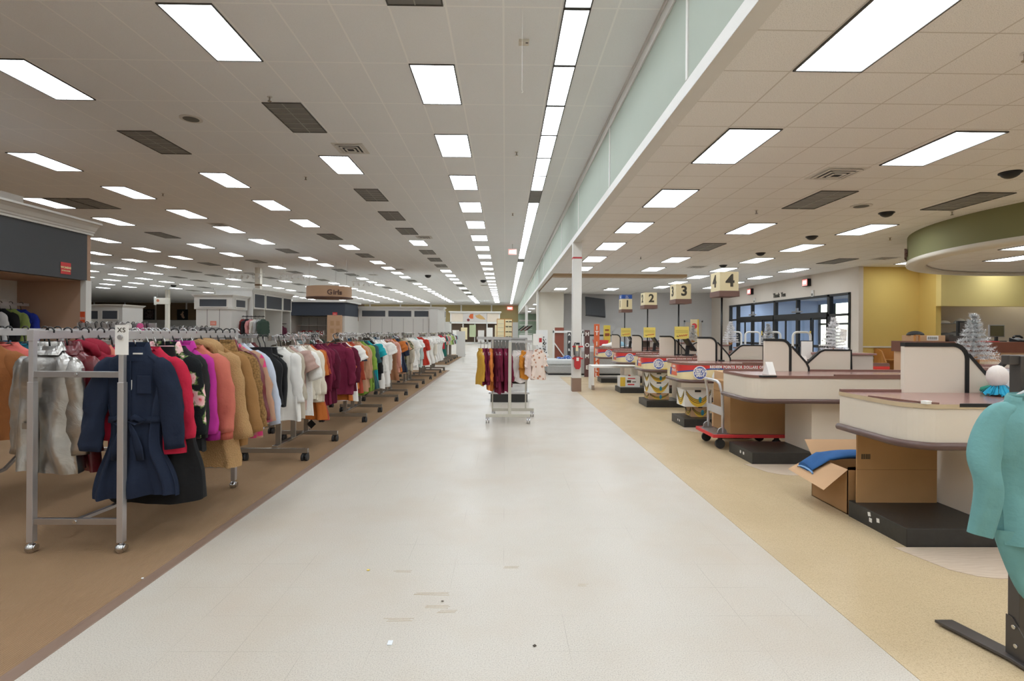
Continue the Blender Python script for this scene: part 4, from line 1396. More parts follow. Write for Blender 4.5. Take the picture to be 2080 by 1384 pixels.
    MB().box((-12.1, 29.8, 2.27), (-8.95, 32.5, 3.02)).build('header', M['w_navy'], t)
    MB().box((-12.3, 29.7, 3.02), (-8.8, 32.6, 3.12)).build('crown', M['trim'], t)
    MB().box((-12.1, 31.6, 0), (-9.6, 31.7, 2.27)).box((-12.1, 29.9, 0), (-12.0, 31.7, 2.27)).build('back_panel', M['panel'], t)
    MB().box((-9.75, 29.85, 0), (-8.97, 32.5, 2.27)).build('side_panel', M['panel'], t)
    MB().box((-9.9, 29.7, 0), (-9.1, 29.84, 2.3)).build('tan_panel', M['peach'], t)
    m = MB()
    for x in (-9.72, -9.4):
        m.box((x, 29.69, 1.72), (x + .2, 29.7, 1.98)).box((x, 29.69, 1.3), (x + .2, 29.7, 1.55))
    m.build('inset', M['card_l'], t)
    seams(t, [-11.6, -11.1, -10.6, -10.1], 2.2, 31.6)
    s = thing('price_sign', 'small red sign at the bottom edge of the navy header', 'sign', (-9.5, 29.79, 2.36))
    MB().box((-.13, -.006, -.1), (.13, 0, .1)).build('board', M['redsign'], s)
    text('letters', 'SALE', .08, M['paper'], s, (0, -.008, 0), FR, .001)
    sh = thing('shelf_display', 'white shelf of folded red and white packs under the navy header', 'shelf', (-11.0, 31.0, 0))
    MB().box((-.95, -.3, 1.14), (.75, .3, 1.17)).box((-.95, -.3, 1.72), (.75, .3, 1.74)).build('board', M['panel'], sh)
    MB().box((-.95, .25, 0), (-.9, .3, 1.75)).box((.7, .25, 0), (.75, .3, 1.75)).build('upright', M['steel'], sh)
    for j in range(12):
        t2 = thing('folded_pack', '%s red and white folded pack from the left under the navy header' % nth(j + 1), 'folded clothes', (-11.88 + j * .13, 30.9, 1.17), R.uniform(-.1, .1), 'folded packs under the navy header')
        MB().box((-.055, -.15, 0), (.055, .15, .2 + .03 * (j % 3))).build('wrap', cloth('#b03034' if j % 4 != 3 else '#d9d4d0'), t2, bevel=.02)
        MB().box((-.04, -.152, .12), (.04, -.148, .2)).build('pack_label', M['paper'], t2)
    # long white run with three slate boards
    t = thing('display_unit', 'long white unit with three slate boards at the end of the racks', 'display unit')
    MB().box((-8.94, 32.5, 0), (-4.05, 33.5, 2.75)).build('body', M['panel'], t)
    MB().prism([(-4.6, 32.35), (-4.1, 32.35), (-3.75, 32.7), (-3.75, 33.5), (-4.6, 33.5)], 0, 2.75).build('corner_tower', M['panel'], t)
    crown(MB(), -8.94, 32.45, -3.8, 33.5, 2.75, .1, .17).build('crown', M['trim'], t)
    boards(t, [(-8.72, -7.3), (-7.12, -5.72), (-5.54, -4.68)], 2.31, 2.67, 'y', 32.5, .07)
    boards(t, [(32.85, 33.3)], 2.31, 2.67, 'x', -3.75, .05)
    seams(t, [-8.2, -7.5, -6.9, -6.2, -5.6, -5.0, -4.65], 2.2, 32.5)
    # round hanging Girls sign
    t = thing('hanging_sign', 'round wood drum sign reading Girls hanging above the navy header', 'sign', (-8.55, 26.0, 0))
    n, r = 40, 1.07
    m = MB()
    arc = [math.radians(180 + 180 * k / n) for k in range(n + 1)]
    m.rings([[(r * cos(a), r * sin(a), z) for a in arc] for z in (3.04, 3.56)], 0, True, closed=False)
    m.rings([[((r - .03) * cos(a), (r - .03) * sin(a), z) for a in arc] for z in (3.04, 3.56)], 0, True, closed=False)
    m.build('drum', M['peach'], t)
    MB().rings([[((r + .03) * cos(2 * PI * k / 40), (r + .03) * sin(2 * PI * k / 40), z) for k in range(40)] for z in (3.0, 3.05)], 0, True, True, True).build('base_ring', M['brownsign'], t)
    for k, ch in enumerate('Girls'):
        a = math.radians(288 + (0, 10, 15.5, 21, 27)[k])
        text('letter', ch, .33, M['brownsign'], t, ((r + .02) * cos(a), (r + .02) * sin(a), 3.24), (PI / 2, 0, a + PI / 2), .02, bold=.008)
    m = MB()
    for x, y in ((-.9, -.3), (.9, -.3), (0, .9)):
        m.tube([(x, y, 3.5), (x, y, ZL)], .006, 4)
    m.build('wire', M['steel'], t)
    # hanging department sign further back
    t = thing('hanging_sign', 'small cream hanging sign with a red dot left of the far column', 'sign', (-27.5, 43, 0))
    MB().box((-.55, -.05, 3.45), (.62, .05, 3.95)).build('board', M['w_cream'], t, bevel=.01)
    MB().box((-.62, -.1, 3.4), (-.55, .1, 4.05)).build('end_plate', M['white'], t)
    MB().cyl((-.32, -.06, 3.74), .11, .02, 20, 0, 'y').build('dot', mat('#c07a5c', .6), t)
    MB().tube([(-.4, 0, 3.9), (-.4, 0, ZL)], .008, 4).tube([(.4, 0, 3.9), (.4, 0, ZL)], .008, 4).build('wire', M['steel'], t)
    # track lights
    for k, (x, y, n) in enumerate(((-14.2, 27.5, 6), (-11.6, 27.5, 6), (-9.0, 31.5, 5))):
        t = thing('track_light', 'row of small white spotlights under the high ceiling, %s of three' % ['leftmost', 'middle', 'rightmost'][k], 'track light', (x, y, 4.32))
        MB().box((-.05, -.02, 0), (n * .3, .02, .03)).tube([(.2, 0, .02), (.2, 0, ZL - 4.32)], .006, 4).tube([(n * .3 - .3, 0, .02), (n * .3 - .3, 0, ZL - 4.32)], .006, 4).build('track', M['white'], t)
        for j in range(n):
            a = MB().cyl((0, 0, 0), .05, .16, 12).xf(Matrix.Translation((j * .3 + .05, 0, -.16)) @ Matrix.Rotation(R.uniform(-.6, .6), 4, 'Y'))
            a.tube([(j * .3 + .05, 0, 0), (j * .3 + .05, 0, -.12)], .01, 5)
            a.build('spot', M['white'], t)
    # framed pictures on the brown wall
    for k, (x, nm) in enumerate(((-45.2, 'framed print of pale blossoms on the brown far wall'), (-41.0, 'framed dark print of a pale pile on the brown far wall'))):
        t = thing('picture', nm, 'picture', (x, YB - .06, 3.3), 0, 'framed pictures on the far wall')
        MB().box((-.68, -.06, -.68), (.68, 0, .68)).build('frame', M['plastic_k'], t, bevel=.02)
        if k == 0:
            MB().box((-.54, -.07, -.54), (.54, -.06, .54)).build('canvas', cloth('#3d2526', 'blossom', '#c9bcb8'), t)
        else:
            MB().box((-.54, -.07, -.54), (.54, -.06, .54)).build('canvas', M['blackmatt'], t)
            m = MB()
            for j in range(9):
                m.ball((R.uniform(-.25, .25) * (1 - j / 12), -.07, -.35 + j * .09), .14 - .008 * j, 10, 0, (1, .1, 1))
            m.build('painted_shape', mat('#b5927a', .7), t)


near_racks()
aisle_racks()
tall_rails()
fitting_room()
shop_units()
# ------------------------------------------------------------------ checkout lanes
LX = 2.77
LY = [3.62, 5.90, 8.16, 10.33, 12.71, 15.26]
ARC = 10


def outline(x0=-.07, y0=-.12, x1=3.1, y1=.63, r=.2, e=0.0):
    """left side, rounded near corner and front of a counter, pushed out by e"""
    p = [(x0 - e, y1), (x0 - e, (y1 + y0 + r) / 2), (x0 - e, y0 + r)]
    for k in range(1, ARC + 1):
        a = PI + PI / 2 * k / ARC
        p.append((x0 + r + (r + e) * cos(a), y0 + r + (r + e) * sin(a)))
    for k in range(1, 13):
        p.append((x0 + r + (x1 - x0 - r) * k / 12, y0 - e))
    return p


def cum(p):
    s = [0]
    for a, b in zip(p, p[1:]):
        s.append(s[-1] + math.hypot(b[0] - a[0], b[1] - a[1]))
    return s


def skin(p, f0, f1, e2=.004):
    """thin printed sheet that follows the outline between heights f0(s) and f1(s)"""
    s = cum(p)
    q = []
    for i, (x, y) in enumerate(p):
        q.append((x, y, f0(s[i]), f1(s[i])))
    return MB().rings([[(x, y, z0) for x, y, z0, z1 in q], [(x, y, z1) for x, y, z0, z1 in q]], 0, True, closed=False)


def trimmed_panel(name, parent, pts, y0, y1, edge, th=.022):
    """upright board (x, z outline) with a black edge band along the points in edge"""
    o = MB().prism(pts, y0, y1, 0, 'xz').build(name, M['lam'], parent)
    m = MB()
    e = [pts[i] for i in edge]
    ym, w = (y0 + y1) / 2, (y1 - y0) + .014
    left, right = [], []
    for i, p in enumerate(e):
        a, b = e[max(i - 1, 0)], e[min(i + 1, len(e) - 1)]
        d = Vector((b[0] - a[0], b[1] - a[1])).normalized()
        n = Vector((-d.y, d.x))
        left.append((p[0] + n.x * th, p[1] + n.y * th))
        right.append((p[0] - n.x * .002, p[1] - n.y * .002))
    rs = [[(l[0], ym - w / 2, l[1]), (l[0], ym + w / 2, l[1]), (r[0], ym + w / 2, r[1]), (r[0], ym - w / 2, r[1])] for l, r in zip(left, right)]
    m.rings(rs, 0, False, True, True).build('edge_band', M['plastic_k'], o)
    return o


def lane(k):
    """k = 0 is the lane nearest the camera"""
    Y = LY[k]
    who = ['nearest', 'second nearest', 'third nearest', 'fourth nearest', 'second farthest', 'farthest'][k]
    num = {2: 'beside number sign 4', 3: 'beside number sign 3', 4: 'beside number sign 2', 5: 'beside number sign 1'}.get(k)
    lab = '%s checkout counter on its black plinth%s' % (who, ', ' + num if num else [' , with worn top edge', ', with plain cream sides'][k].replace(' ,', ','))
    t = thing('checkout_counter', lab, 'checkout counter', (LX, Y, 0), 0, 'checkout counters')
    p = MB().box((0, 0, 0), (3.1, .62, .13)).build('plinth', M['plinth'], t, bevel=.004)
    if k < 3:
        m = MB()
        for y, z in ([(.28, .085), (.36, .06), (.375, .1)] if k == 0 else [(.22, .075), (.3, .075)]):
            m.cbox((-.001, y, z), (.004, .028, .03), rx=R.uniform(-.3, .3))
        m.build('sticker', M['paper'], p)
    MB().box((.68, .03, .13), (3.1, .60, .70)).build('body', M['lam'], t, bevel=.003)
    MB().box((.68, -.012, .135), (3.1, .03, .20)).build('low_bumper', M['bumper'], t, bevel=.02)
    back = [(3.1, .63)]
    MB().prism(outline() + back, .70, .985).build('tray', M['lam'], t)
    pb = outline(e=.012)
    b = MB()
    rs = [[(x, y, .70), (x * 1 + 0, y, .70)] for x, y in pb]
    pts = [Vector((x, y, .722)) for x, y in outline(e=.008)]
    b.tube(pts, .026, 10)
    b.build('bumper', M['bumper'], t)
    MB().prism(outline(e=.006) + [(3.1, .64)], .985, 1.0).build('counter_top', M['top'], t)
    edge = skin(outline(e=.008), lambda s: .972, lambda s: 1.002)
    edge.build('top_edge', M['worn'] if k == 0 else M['top_edge'], t)
    MB().box((-.07, .615, 1.0), (3.1, .64, 1.022)).box((.85 if k else 1.6, -.115, 1.0), (3.1, -.09, 1.02)).build('lip', M['top_edge'], t, bevel=.003)
    if k == 0:
        m = MB()
        for a, bb, w in (((-.06, .3, 1.004), (.02, -.07, 1.01), .02), ((.02, -.08, 1.01), (.12, -.118, 1.008), .018)):
            m.bar(a, bb, w, .012)
        m.build('loose_edging', M['top_edge'], t)
        MB().cbox((.05, -.1, 1.012), (.05, .04, .02), rz=.4).build('tape', M['paper'], t)
        MB().prism([(.25, -.13), (.5, -.131), (.42, -.11), (.3, -.11)], .985, 1.008).build('chipped_edge', M['black'], t)
        MB().cbox((.78, -.122, .86), (.03, .003, .04)).build('stain', mat('#d9c466', .7), t)
    if k == 1:
        MB().prism([(.05, -.14), (.2, -.135), (.16, -.1), (.02, -.1)], .985, 1.004).build('chipped_edge', M['black'], t)
    # upright divider beside the till
    w = [.49, .30, .29, .30, .24, .24][k]
    x0 = .42
    r = .1
    pts = [(x0, 1.0), (x0, 1.37)] + [(x0 + w - r + r * sin(PI / 2 * j / 6), 1.37 - r + r * cos(PI / 2 * j / 6)) for j in range(7)] + [(x0 + w, 1.0)]
    trimmed_panel('divider_panel', t, pts, .585, .625, list(range(1, len(pts))), .028 if k else .03)
    # V shaped shield behind the till
    xs = x0 + w + .03
    if k < 4:
        pts = [(xs, 1.0), (xs, 1.30), (xs + .18, 1.10), (xs + .21, 1.04), (xs + .21, 1.0)]
        trimmed_panel('shield_panel', t, pts, .595, .625, [1, 2, 3, 4], .02)
        s = xs + .24
        pts = [(s, 1.0), (s, 1.05), (s + .2, 1.23), (s + .25, 1.25), (s + .58, 1.25), (s + .58, 1.0)]
        trimmed_panel('shield_panel', t, pts, .72, .75, [1, 2, 3, 4, 5], .02)
    # till stand further right
    st = thing('till_stand', 'cream till stand with brown top, right of the %s checkout counter' % who, 'till stand', (LX + 1.05, Y + .8, 0), 0, 'till stands')
    MB().box((0, 0, 0), (1.0, .6, .97)).build('body', M['lam'], st, bevel=.003)
    MB().box((-.03, -.04, .97), (1.03, .62, 1.0)).build('counter_top', M['top'], st, bevel=.004)
    m = MB().box((.3, .1, 1.0), (.33, .5, 1.19)).box((.9, .1, 1.0), (.93, .5, 1.19)).box((.3, .48, 1.0), (.93, .5, 1.19)).box((.6, .1, 1.0), (.9, .12, 1.19))
    m.build('cubby', M['lam_dark'], st)
    MB().box((.27, .07, 1.19), (.96, .52, 1.215)).build('cubby_top', M['top'], st, bevel=.004)
    if k in (2, 3, 4, 5):
        ads(t, k)
        pole_sign(k)
    # clear plastic mat on the floor in front
    if k < 3:
        q = [(-.1, .0), (.0, -.34), (.1, -.43), (.2, -.46), (1.9, -.46), (1.9, .0)]
        o = MB().prism([(LX + x, Y - .01 + y) for x, y in q], .0022, .006).build('floor_mat', M['mat'])
        tag(o, 'translucent pinkish floor mat in front of the %s checkout counter' % who, 'floor mat', 'floor mats')
    return t


def ads(t, k):
    p = outline(e=.003)
    skin(p, lambda s: .752, lambda s: .97).build('ad_sheet', M['adcream'], t)

    def wave(s):
        return .838 + .077 * min(1, max(0, (s - .5) / .6)) ** .7

    def on(s):
        return .01 if .5 < s < 1.4 else -.001
    skin(outline(e=.005), lambda s: wave(s) + .006 if s > .45 else .97, lambda s: .97).build('ad_band', M['signred'], t)
    skin(outline(e=.006), lambda s: wave(s) - on(s), lambda s: wave(s) + on(s)).build('ad_stripe', M['blue'], t)
    skin(outline(e=.0055, x1=1.3), lambda s: .752, lambda s: .752 + max(0, min(.07, (s - .9) * .12))).build('ad_swoosh', M['yel'], t)
    y = -.129
    cx = .19
    c = MB().cyl((cx, y - .004, .855), .105, .006, 36, 0, 'y').build('ad_roundel', M['white'], t)
    MB().cyl((cx, y - .008, .855), .092, .004, 36, 0, 'y').build('roundel_face', M['ablue'], c)
    text('letters', 'EARN 1\nPOINT FOR\nEVERY $1\nSPENT!', .04, M['paper'], c, (cx, y - .012, .858), FR, .0008, bold=.002, lh=.85)
    text('letters', 'REDEEM POINTS FOR DOLLARS OFF YOUR PURCHASE', .056, M['paper'], t, (.34, y - .004, .944), FR, .001, align='LEFT', bold=.0024, sx=.86, sp=1.1)
    a = MB().box((-.078, .14, .79), (-.075, .4, .968)).build('ad_corner', mat('#dc6a44', .5), t)
    text('letters', 'EARN\nPOINTS', .06, M['paper'], a, (-.081, .27, .90), FL, .0006, bold=.001)
    MB().cbox((-.08, .42, .85), (.003, .06, .12), rx=.3).build('ad_figure', M['ablue'], a)
    if k in (2, 3):
        d = MB().prism([(.66, .765), (.79, .765), (.80, .80), (.79, .86), (.755, .88), (.735, .91), (.715, .88), (.675, .86), (.65, .80)], y - .008, y - .004, 0, 'xz').build('ad_tag', M['white'], t)
        text('letters', '- $5\nOFF', .042, M['navyink'], d, (.725, y - .010, .815), FR, .0006, bold=.001)
        d.location.x = -.28


def pole_sign(k):
    n = {2: 4, 3: 3, 4: 2, 5: 1}[k]
    Y = LY[k] + .44
    t = thing('number_sign', 'cream cube sign with number %d on a black pole%s' % (n, ', topped by a blue wheelchair symbol' if n == 1 else ''), 'sign', (LX + .79, Y, 0), 0, 'lane number signs')
    MB().cyl((0, .1, 1.53), .016, 1.05, 12).cyl((0, .1, 1.01), .05, .02, 16).build('pole', M['plastic_k'], t)
    w, d = .15, .19
    MB().box((-w - .012, -d - .012, 2.045), (w + .012, d + .012, 2.135)).build('base', M['brownsign'], t, bevel=.004)
    zt = 2.44
    MB().box((-w, -d, 2.135), (w, d, zt)).build('cube', emit_sign(), t, bevel=.004)
    if n == 1:
        zt = 2.56
        b = MB().box((-w, -d, 2.44), (w, d, zt)).build('blue_band', M['blue'], t, bevel=.004)
        for loc, rot in (((0, -d - .004, 2.5), 0), ((-w - .004, 0, 2.5), -PI / 2)):
            m = MB()
            m.cyl((-.005, 0, .032), .009, .004, 12, 0, 'y')
            m.tube([(-.005, 0, .02), (-.003, 0, -.006), (.022, 0, -.006), (.034, 0, -.034), (.043, 0, -.03)], .0045, 6)
            m.tube([(-.004, 0, .01), (.018, 0, .01)], .0035, 6)
            m.tube([(.024 * cos(a) - .002, 0, .024 * sin(a) - .014) for a in [math.radians(x) for x in range(100, 331, 20)]], .004, 6)
            m.tube([(x, 0, z) for x, z in ((-.045, -.045), (.05, -.045), (.05, .045), (-.045, .045), (-.045, -.045))], .002, 4)
            o = m.build('wheelchair_symbol', M['white'], b, loc)
            o.rotation_euler = (0, 0, rot)
    zc = 2.29
    text('numeral', str(n), .27, M['ink'], t, (.012, -d - .004, zc), FR, .003, bold=.008)
    text('numeral', str(n), .27, M['ink'], t, (-w - .004, .02, zc), FL, .003, bold=.008)


def emit_sign():
    return M['cream']


def tree(name, label, x, y, z, h, m, card=False):
    t = thing(name, label, 'christmas tree', (x, y, z), 0, 'small christmas trees')
    MB().cyl((0, 0, .03), .04, .06, 12).build('pot', M['oak'], t)
    MB().cyl((0, 0, h * .5), .008, h, 8).build('trunk', M['steel'], t)
    lv = 10
    b = MB()
    for i in range(lv):
        zz = .1 * h + h * .82 * i / (lv - 1)
        rr = h * .38 * (1 - i / (lv + .6))
        n = 12 - i // 2
        for j in range(n):
            a = 2 * PI * (j + R.random() * .6) / n
            rl = rr * R.uniform(.8, 1.1)
            ex, ey, ez = rl * cos(a), rl * sin(a), R.uniform(-.01, .05) * h
            for s in range(4):
                u0, u1 = s / 4, (s + 1) / 4
                b.tube([(ex * u0, ey * u0, zz + ez * u0), (ex * u1, ey * u1, zz + ez * u1)], h * .006, 3)
                for q in range(14):
                    u = u0 + R.random() * .25
                    da, dz = a + R.uniform(-1.6, 1.6), R.uniform(-.8, 1.1)
                    l = h * .06
                    c = Vector((ex * u, ey * u, zz + ez * u))
                    d = Vector((cos(da), sin(da), dz)) * l
                    w = Vector((-sin(da), cos(da), R.uniform(-.5, .5))) * h * .009
                    b.add([c - w, c + w, c + d], [(0, 1, 2)])
    b.build('branches', m, t)
    if card:
        MB().cbox((.11, -.03, h * .5), (.11, .004, .15), rz=.3, ry=.12).build('card', M['paper'], t)
    return t


def banana_box(label, x0, y0, x1, y1, z0, z1, white=True, lid=True):
    t = thing('banana_box', label, 'cardboard box', ((x0 + x1) / 2, (y0 + y1) / 2, z0), 0, 'printed fruit boxes')
    hx, hy, h = (x1 - x0) / 2, (y1 - y0) / 2, z1 - z0
    MB().box((-hx, -hy, 0), (hx, hy, h)).build('carton', M['white'] if white else M['card_l'], t, bevel=.006)

    def cres(w, hh, cx, cz, fat):
        a, n = [], 14
        for i in range(n + 1):
            u = -1 + 2 * i / n
            a.append((cx + w * u, cz + hh * (u * u) * 1.0 - hh * .35))
        bb = []
        for i in range(n - 1, 0, -1):
            u = -1 + 2 * i / n
            bb.append((cx + w * u, cz + hh * (u * u) * 1.0 - hh * .35 - fat * (1 - u ** 4)))
        return a + bb
    for side in (0, 1):
        f = MB()
        g = MB()
        if side == 0:
            w, hh = hx * .92, h * .55
            f.prism(cres(w, hh, 0, h * .62, h * .42), -hy - .003, -hy - .001, 0, 'xz')
            for o in (0, .2, .4):
                c = cres(w, hh, 0, h * (.62 - o * .5), .001)[:15]
                g.tube([(x, -hy - .004, z) for x, z in c], .004, 4)
        else:
            w, hh = hy * .92, h * .5
            f.prism(cres(w, hh, 0, h * .62, h * .4), -hx - .003, -hx - .001, 0, 'yz')
            for o in (0, .25, .45):
                c = cres(w, hh, 0, h * (.62 - o * .5), .001)[:15]
                g.tube([(-hx - .004, x, z) for x, z in c], .004, 4)
        o = f.build('banana_print', M['yel'], t)
        g.build('outline_print', M['ink'], o)
    m = MB().cyl((.03, -hy - .004, h * .42), .045, .003, 20, 0, 'y').xf(Matrix.Translation((.03, 0, h * .42)) @ Matrix.Diagonal((.55, 1, 1, 1)) @ Matrix.Translation((-.03, 0, -h * .42)))
    m.build('oval_print', mat('#2f8fae', .5), t)
    MB().box((-hx * .25, -hy - .003, h * .86), (hx * .2, -hy + .002, h * .98)).build('hand_hole', M['black'], t)
    return t


def carton(name, label, x0, y0, x1, y1, z0, z1, mt, group=None, seam=None):
    t = thing(name, label, 'cardboard box', ((x0 + x1) / 2, (y0 + y1) / 2, z0), 0, group)
    hx, hy, h = (x1 - x0) / 2, (y1 - y0) / 2, z1 - z0
    MB().box((-hx, -hy, 0), (hx, hy, h)).build('carton', mt, t, bevel=.005)
    if seam:
        MB().box((-hx - .002, -hy - .002, h * seam), (hx + .002, hy + .002, h * seam + .004)).build('seam', mat('#7d5d3d', .9), t)
    return t


def lane_goods():
    # lane 4: two banana boxes; lane 3: stack; lane 2: white box
    banana_box('banana box at the bottom, on the plinth of counter 4', 2.95, 8.36, 3.24, 8.66, .13, .30, False)
    banana_box('large banana box on top of the smaller one at counter 4', 2.82, 8.30, 3.25, 8.68, .30, .57)
    for i, (a, b) in enumerate(((.13, .26), (.26, .48), (.48, .66))):
        banana_box('%s banana box of the stack on the plinth of counter 3' % ['bottom', 'middle', 'top'][i], 2.86, 10.5, 3.26, 10.88, a, b, i > 0)
    b = carton('printed_box', 'white printed box with red lettering on the plinth of counter 2', 2.80, 12.85, 3.28, 13.2, .13, .39, M['white'], 'printed fruit boxes')
    MB().box((-.243, -.178, .02), (-.12, -.175, .24)).build('yellow_print', M['yel'], b)
    m = MB().box((-.06, -.178, .2), (.12, -.175, .225)).box((-.06, -.178, .05), (.1, -.175, .08))
    m.build('red_print', M['redsign'], b)
    MB().box((-.08, -.178, .11), (.02, -.175, .17)).box((.05, -.178, .12), (.14, -.175, .14)).build('dark_print', M['ink'], b)
    MB().cyl((.02, 0, .27), .03, .03, 12).build('red_cap', M['redsign'], b)
    # white table before counter 1
    t = thing('low_table', 'low white shelving table standing before counter 1', 'table', (2.2, 13.35, 0))
    MB().box((0, 0, .56), (1.15, .6, .61)).build('tabletop', M['white'], t, bevel=.004)
    MB().box((0, 0, 0), (.05, .6, .56)).build('leg', M['white'], t)
    MB().box((1.1, 0, 0), (1.15, .6, .56)).build('leg', M['white'], t)
    MB().box((-.004, -.004, 0), (.056, .1, .12)).build('scuff', mat('#9a8a7c', .8), t)
    # big carton on the platform trolley at counter 5
    t = thing('platform_trolley', 'platform trolley with red edge and grey bow handle behind the second nearest counter', 'trolley', (2.63, 6.64, 0))
    MB().box((0, 0, .155), (.92, .58, .185)).build('platform', M['steel'], t, bevel=.004)
    MB().box((-.015, -.015, .15), (.935, .0, .19)).box((-.015, .58, .15), (.935, .595, .19)).box((-.015, 0, .15), (0, .58, .19)).box((.92, 0, .15), (.935, .58, .19)).build('edge_band', M['redsign'], t)
    for x in (.1, .82):
        for y in (.06, .52):
            w = MB().cyl((0, 0, 0), .06, .035, 20, 0, 'y').cyl((0, 0, 0), .03, .04, 14, 0, 'y').box((-.02, -.025, .0), (.02, .025, .09))
            w.build('wheel', M['rubber'], t, (x, y, .062))
    hb = [(.13, .05, .2), (.13, .05, .45), (.12, .05, .7), (.09, .06, .82), (.075, .1, .85), (.07, .29, .855), (.075, .48, .85), (.09, .52, .82), (.12, .53, .7), (.13, .53, .45), (.13, .53, .2)]
    MB().tube(hb, .019, 10).build('bow_handle', M['satin'], t)
    MB().box((.115, .05, .42), (.135, .53, .52)).build('cross_plate', M['satin'], t, bevel=.003)
    for y in (.05, .53):
        MB().cyl((.12, y, .215), .055, .025, 18, 0, 'y').box((.05, y - .012, .18), (.19, y + .012, .2)).build('hinge', M['steel'], t)
    b = carton('large_carton', 'large brown carton with barcode labels on the platform trolley', 2.84, 6.66, 3.58, 7.2, .19, .84, M['card'], None, .78)
    MB().cbox((-.17, -.262, .42), (.12, .002, .045), ry=-.3).build('label', M['paper'], b)
    m = MB()
    for i in range(9):
        m.cbox((-.21 + i * .009, -.264, .412 + i * .0028), (.004, .001, .026), ry=-.3)
    m.build('barcode', M['ink'], b)
    l = MB().box((.27, -.262, .04), (.385, -.26, .22)).build('label', M['paper'], b)
    m = MB()
    for i in range(10):
        m.box((.285 + i * .0085, -.264, .045), (.285 + i * .0085 + .004 + .002 * (i % 2), -.262, .08))
    m.build('barcode', M['ink'], l)
    # boxes behind the trolley
    for i, (x0, z0, z1, mt_) in enumerate(((3.0, .01, .46, M['card_l']), (3.03, .46, .92, M['card_l']))):
        b = carton('carton', '%s brown carton with a green side, behind the platform trolley' % ('lower' if i == 0 else 'upper'), x0, 7.3, x0 + .42, 7.66, z0, z1, mt_)
        MB().box((.21, -.17, .02), (.214, .17, z1 - z0 - .02)).box((.14, -.183, .02), (.205, -.18, z1 - z0 - .02)).build('green_print', mat('#7fa45a', .6), b)
        MB().cbox((-.02, -.183, .2), (.07, .002, .03), ry=.3).build('print', M['ink'], b)
    # counter 6: sheet of card, and open carton with jeans
    t = thing('cardboard_sheet', 'large sheet of brown cardboard standing under the nearest checkout counter', 'cardboard', (2.79, 4.17, .131))
    MB().box((0, 0, 0), (.64, .012, .55)).build('sheet', M['card'], t)
    m = MB()
    for i in range(12):
        m.box((.035 + i * .0062, -.002, .345), (.035 + i * .0062 + .002 + .002 * (i % 3 == 0), 0, .385))
    m.build('barcode', M['ink'], t)
    MB().box((0, -.001, .26), (.64, .0, .263)).build('crease', mat('#7d5d3d', .9), t)
    t = thing('open_carton', 'open brown carton with folded out flap beside the nearest counter', 'cardboard box', (2.78, 4.27, 0.003))
    w, d, h, e = .62, .50, .36, .006
    m = MB().box((0, 0, 0), (w, d, e)).box((0, 0, 0), (e, d, h)).box((w - e, 0, 0), (w, d, h)).box((0, 0, 0), (w, e, h)).box((0, d - e, 0), (w, d, h))
    m.build('carton', M['card'], t)
    for nm, a, b, c, dd in (('l', (0, .0, h), (0, d, h), (-.2, d + .03, h - .13), (-.2, -.01, h - .16)), ('b', (0, d, h), (w, d, h), (w, d + .12, h + .12), (0, d + .12, h + .12)), ('f', (0, 0, h), (w, 0, h), (w, -.0, h + .02), (0, -.0, h + .02))):
        n = Vector((.004, 0, .004))
        vs = [Vector(v) for v in (a, b, c, dd)]
        q = MB().add([v for v in vs] + [v + n for v in vs], [(0, 1, 2, 3), (7, 6, 5, 4), (0, 4, 5, 1), (1, 5, 6, 2), (2, 6, 7, 3), (3, 7, 4, 0)])
        q.build('flap', M['card_l'], t)
    # folded jeans hanging over the flap
    rs = []
    n = 14
    for i in range(17):
        u = i / 16
        px = .42 - .56 * u
        pz = h + .02 + (.035 * sin(min(1, u * 1.4) * PI)) if px > -.0 else h + .02 + (px) * .72
        r = []
        for j in range(n):
            a = 2 * PI * j / n
            yy = .26 + (.115 + .01 * sin(5 * u)) * cos(a) * (1 + .06 * sin(9 * u))
            zz = pz + .026 * sin(a) * (1 + .4 * sin(7 * u + 2 * cos(a))) + .012
            r.append((px, yy + .1 * u, zz))
        rs.append(r)
    o = MB().rings(rs, 0, True, True, True).build('jeans', cloth('#2a5180', 'denim'), None, (2.78, 4.27, .003))
    tag(o, 'folded blue denim jeans draped over the flap of the open carton', 'jeans')
    MB().rings([[(-.135 - .003, .36 + .12 * cos(a) * 1.02, .27 + .03 * sin(a)) for a in [2 * PI * j / 12 for j in range(12)]], [(-.15, .36 + .12 * cos(a) * 1.02, .258 + .03 * sin(a)) for a in [2 * PI * j / 12 for j in range(12)]]]).build('hem', cloth('#6d8fb5', 'denim'), o)
    # tent card on counter 5
    t = thing('tent_card', 'small white tent card with a red picture on the second nearest counter', 'card', (3.0, 6.0, 1.0), .2)
    MB().prism([(-.06, 0), (.06, 0), (.0, .14), (-.0, .14)], -.045, .045, 0, 'yz').build('card', M['paper'], t)
    o = MB().box((-.035, -.064, .035), (.035, -.062, .1)).build('picture', M['redsign'], t)
    o.rotation_euler = (-.4, 0, 0)
    o.location = (0, .012, -.022)
    # yellow till signs and tilted screens on counters 1 to 3
    for k, n in ((3, 3), (4, 2), (5, 1)):
        Y = LY[k]
        t = thing('till_screen', 'black tilted till screen on counter %d' % n, 'screen', (LX + .93, Y + .38, 1.0), 0, 'till screens')
        MB().cbox((.03, 0, .22), (.30, .30, .035), ry=.95).build('screen', M['plastic_k'], t, bevel=.006)
        MB().bar((-.02, 0, .0), (0, 0, .2), .07, .05).box((-.09, -.09, 0), (.09, .09, .025)).build('stand', M['black'], t)
        MB().cbox((.05, 0, .235), (.25, .25, .002), ry=.95).build('display', M['gun'], t)
        t = thing('till_printer', 'white receipt printer beside the screen on counter %d' % n, 'printer', (LX + 1.18, Y + .35, 1.0), 0, 'receipt printers')
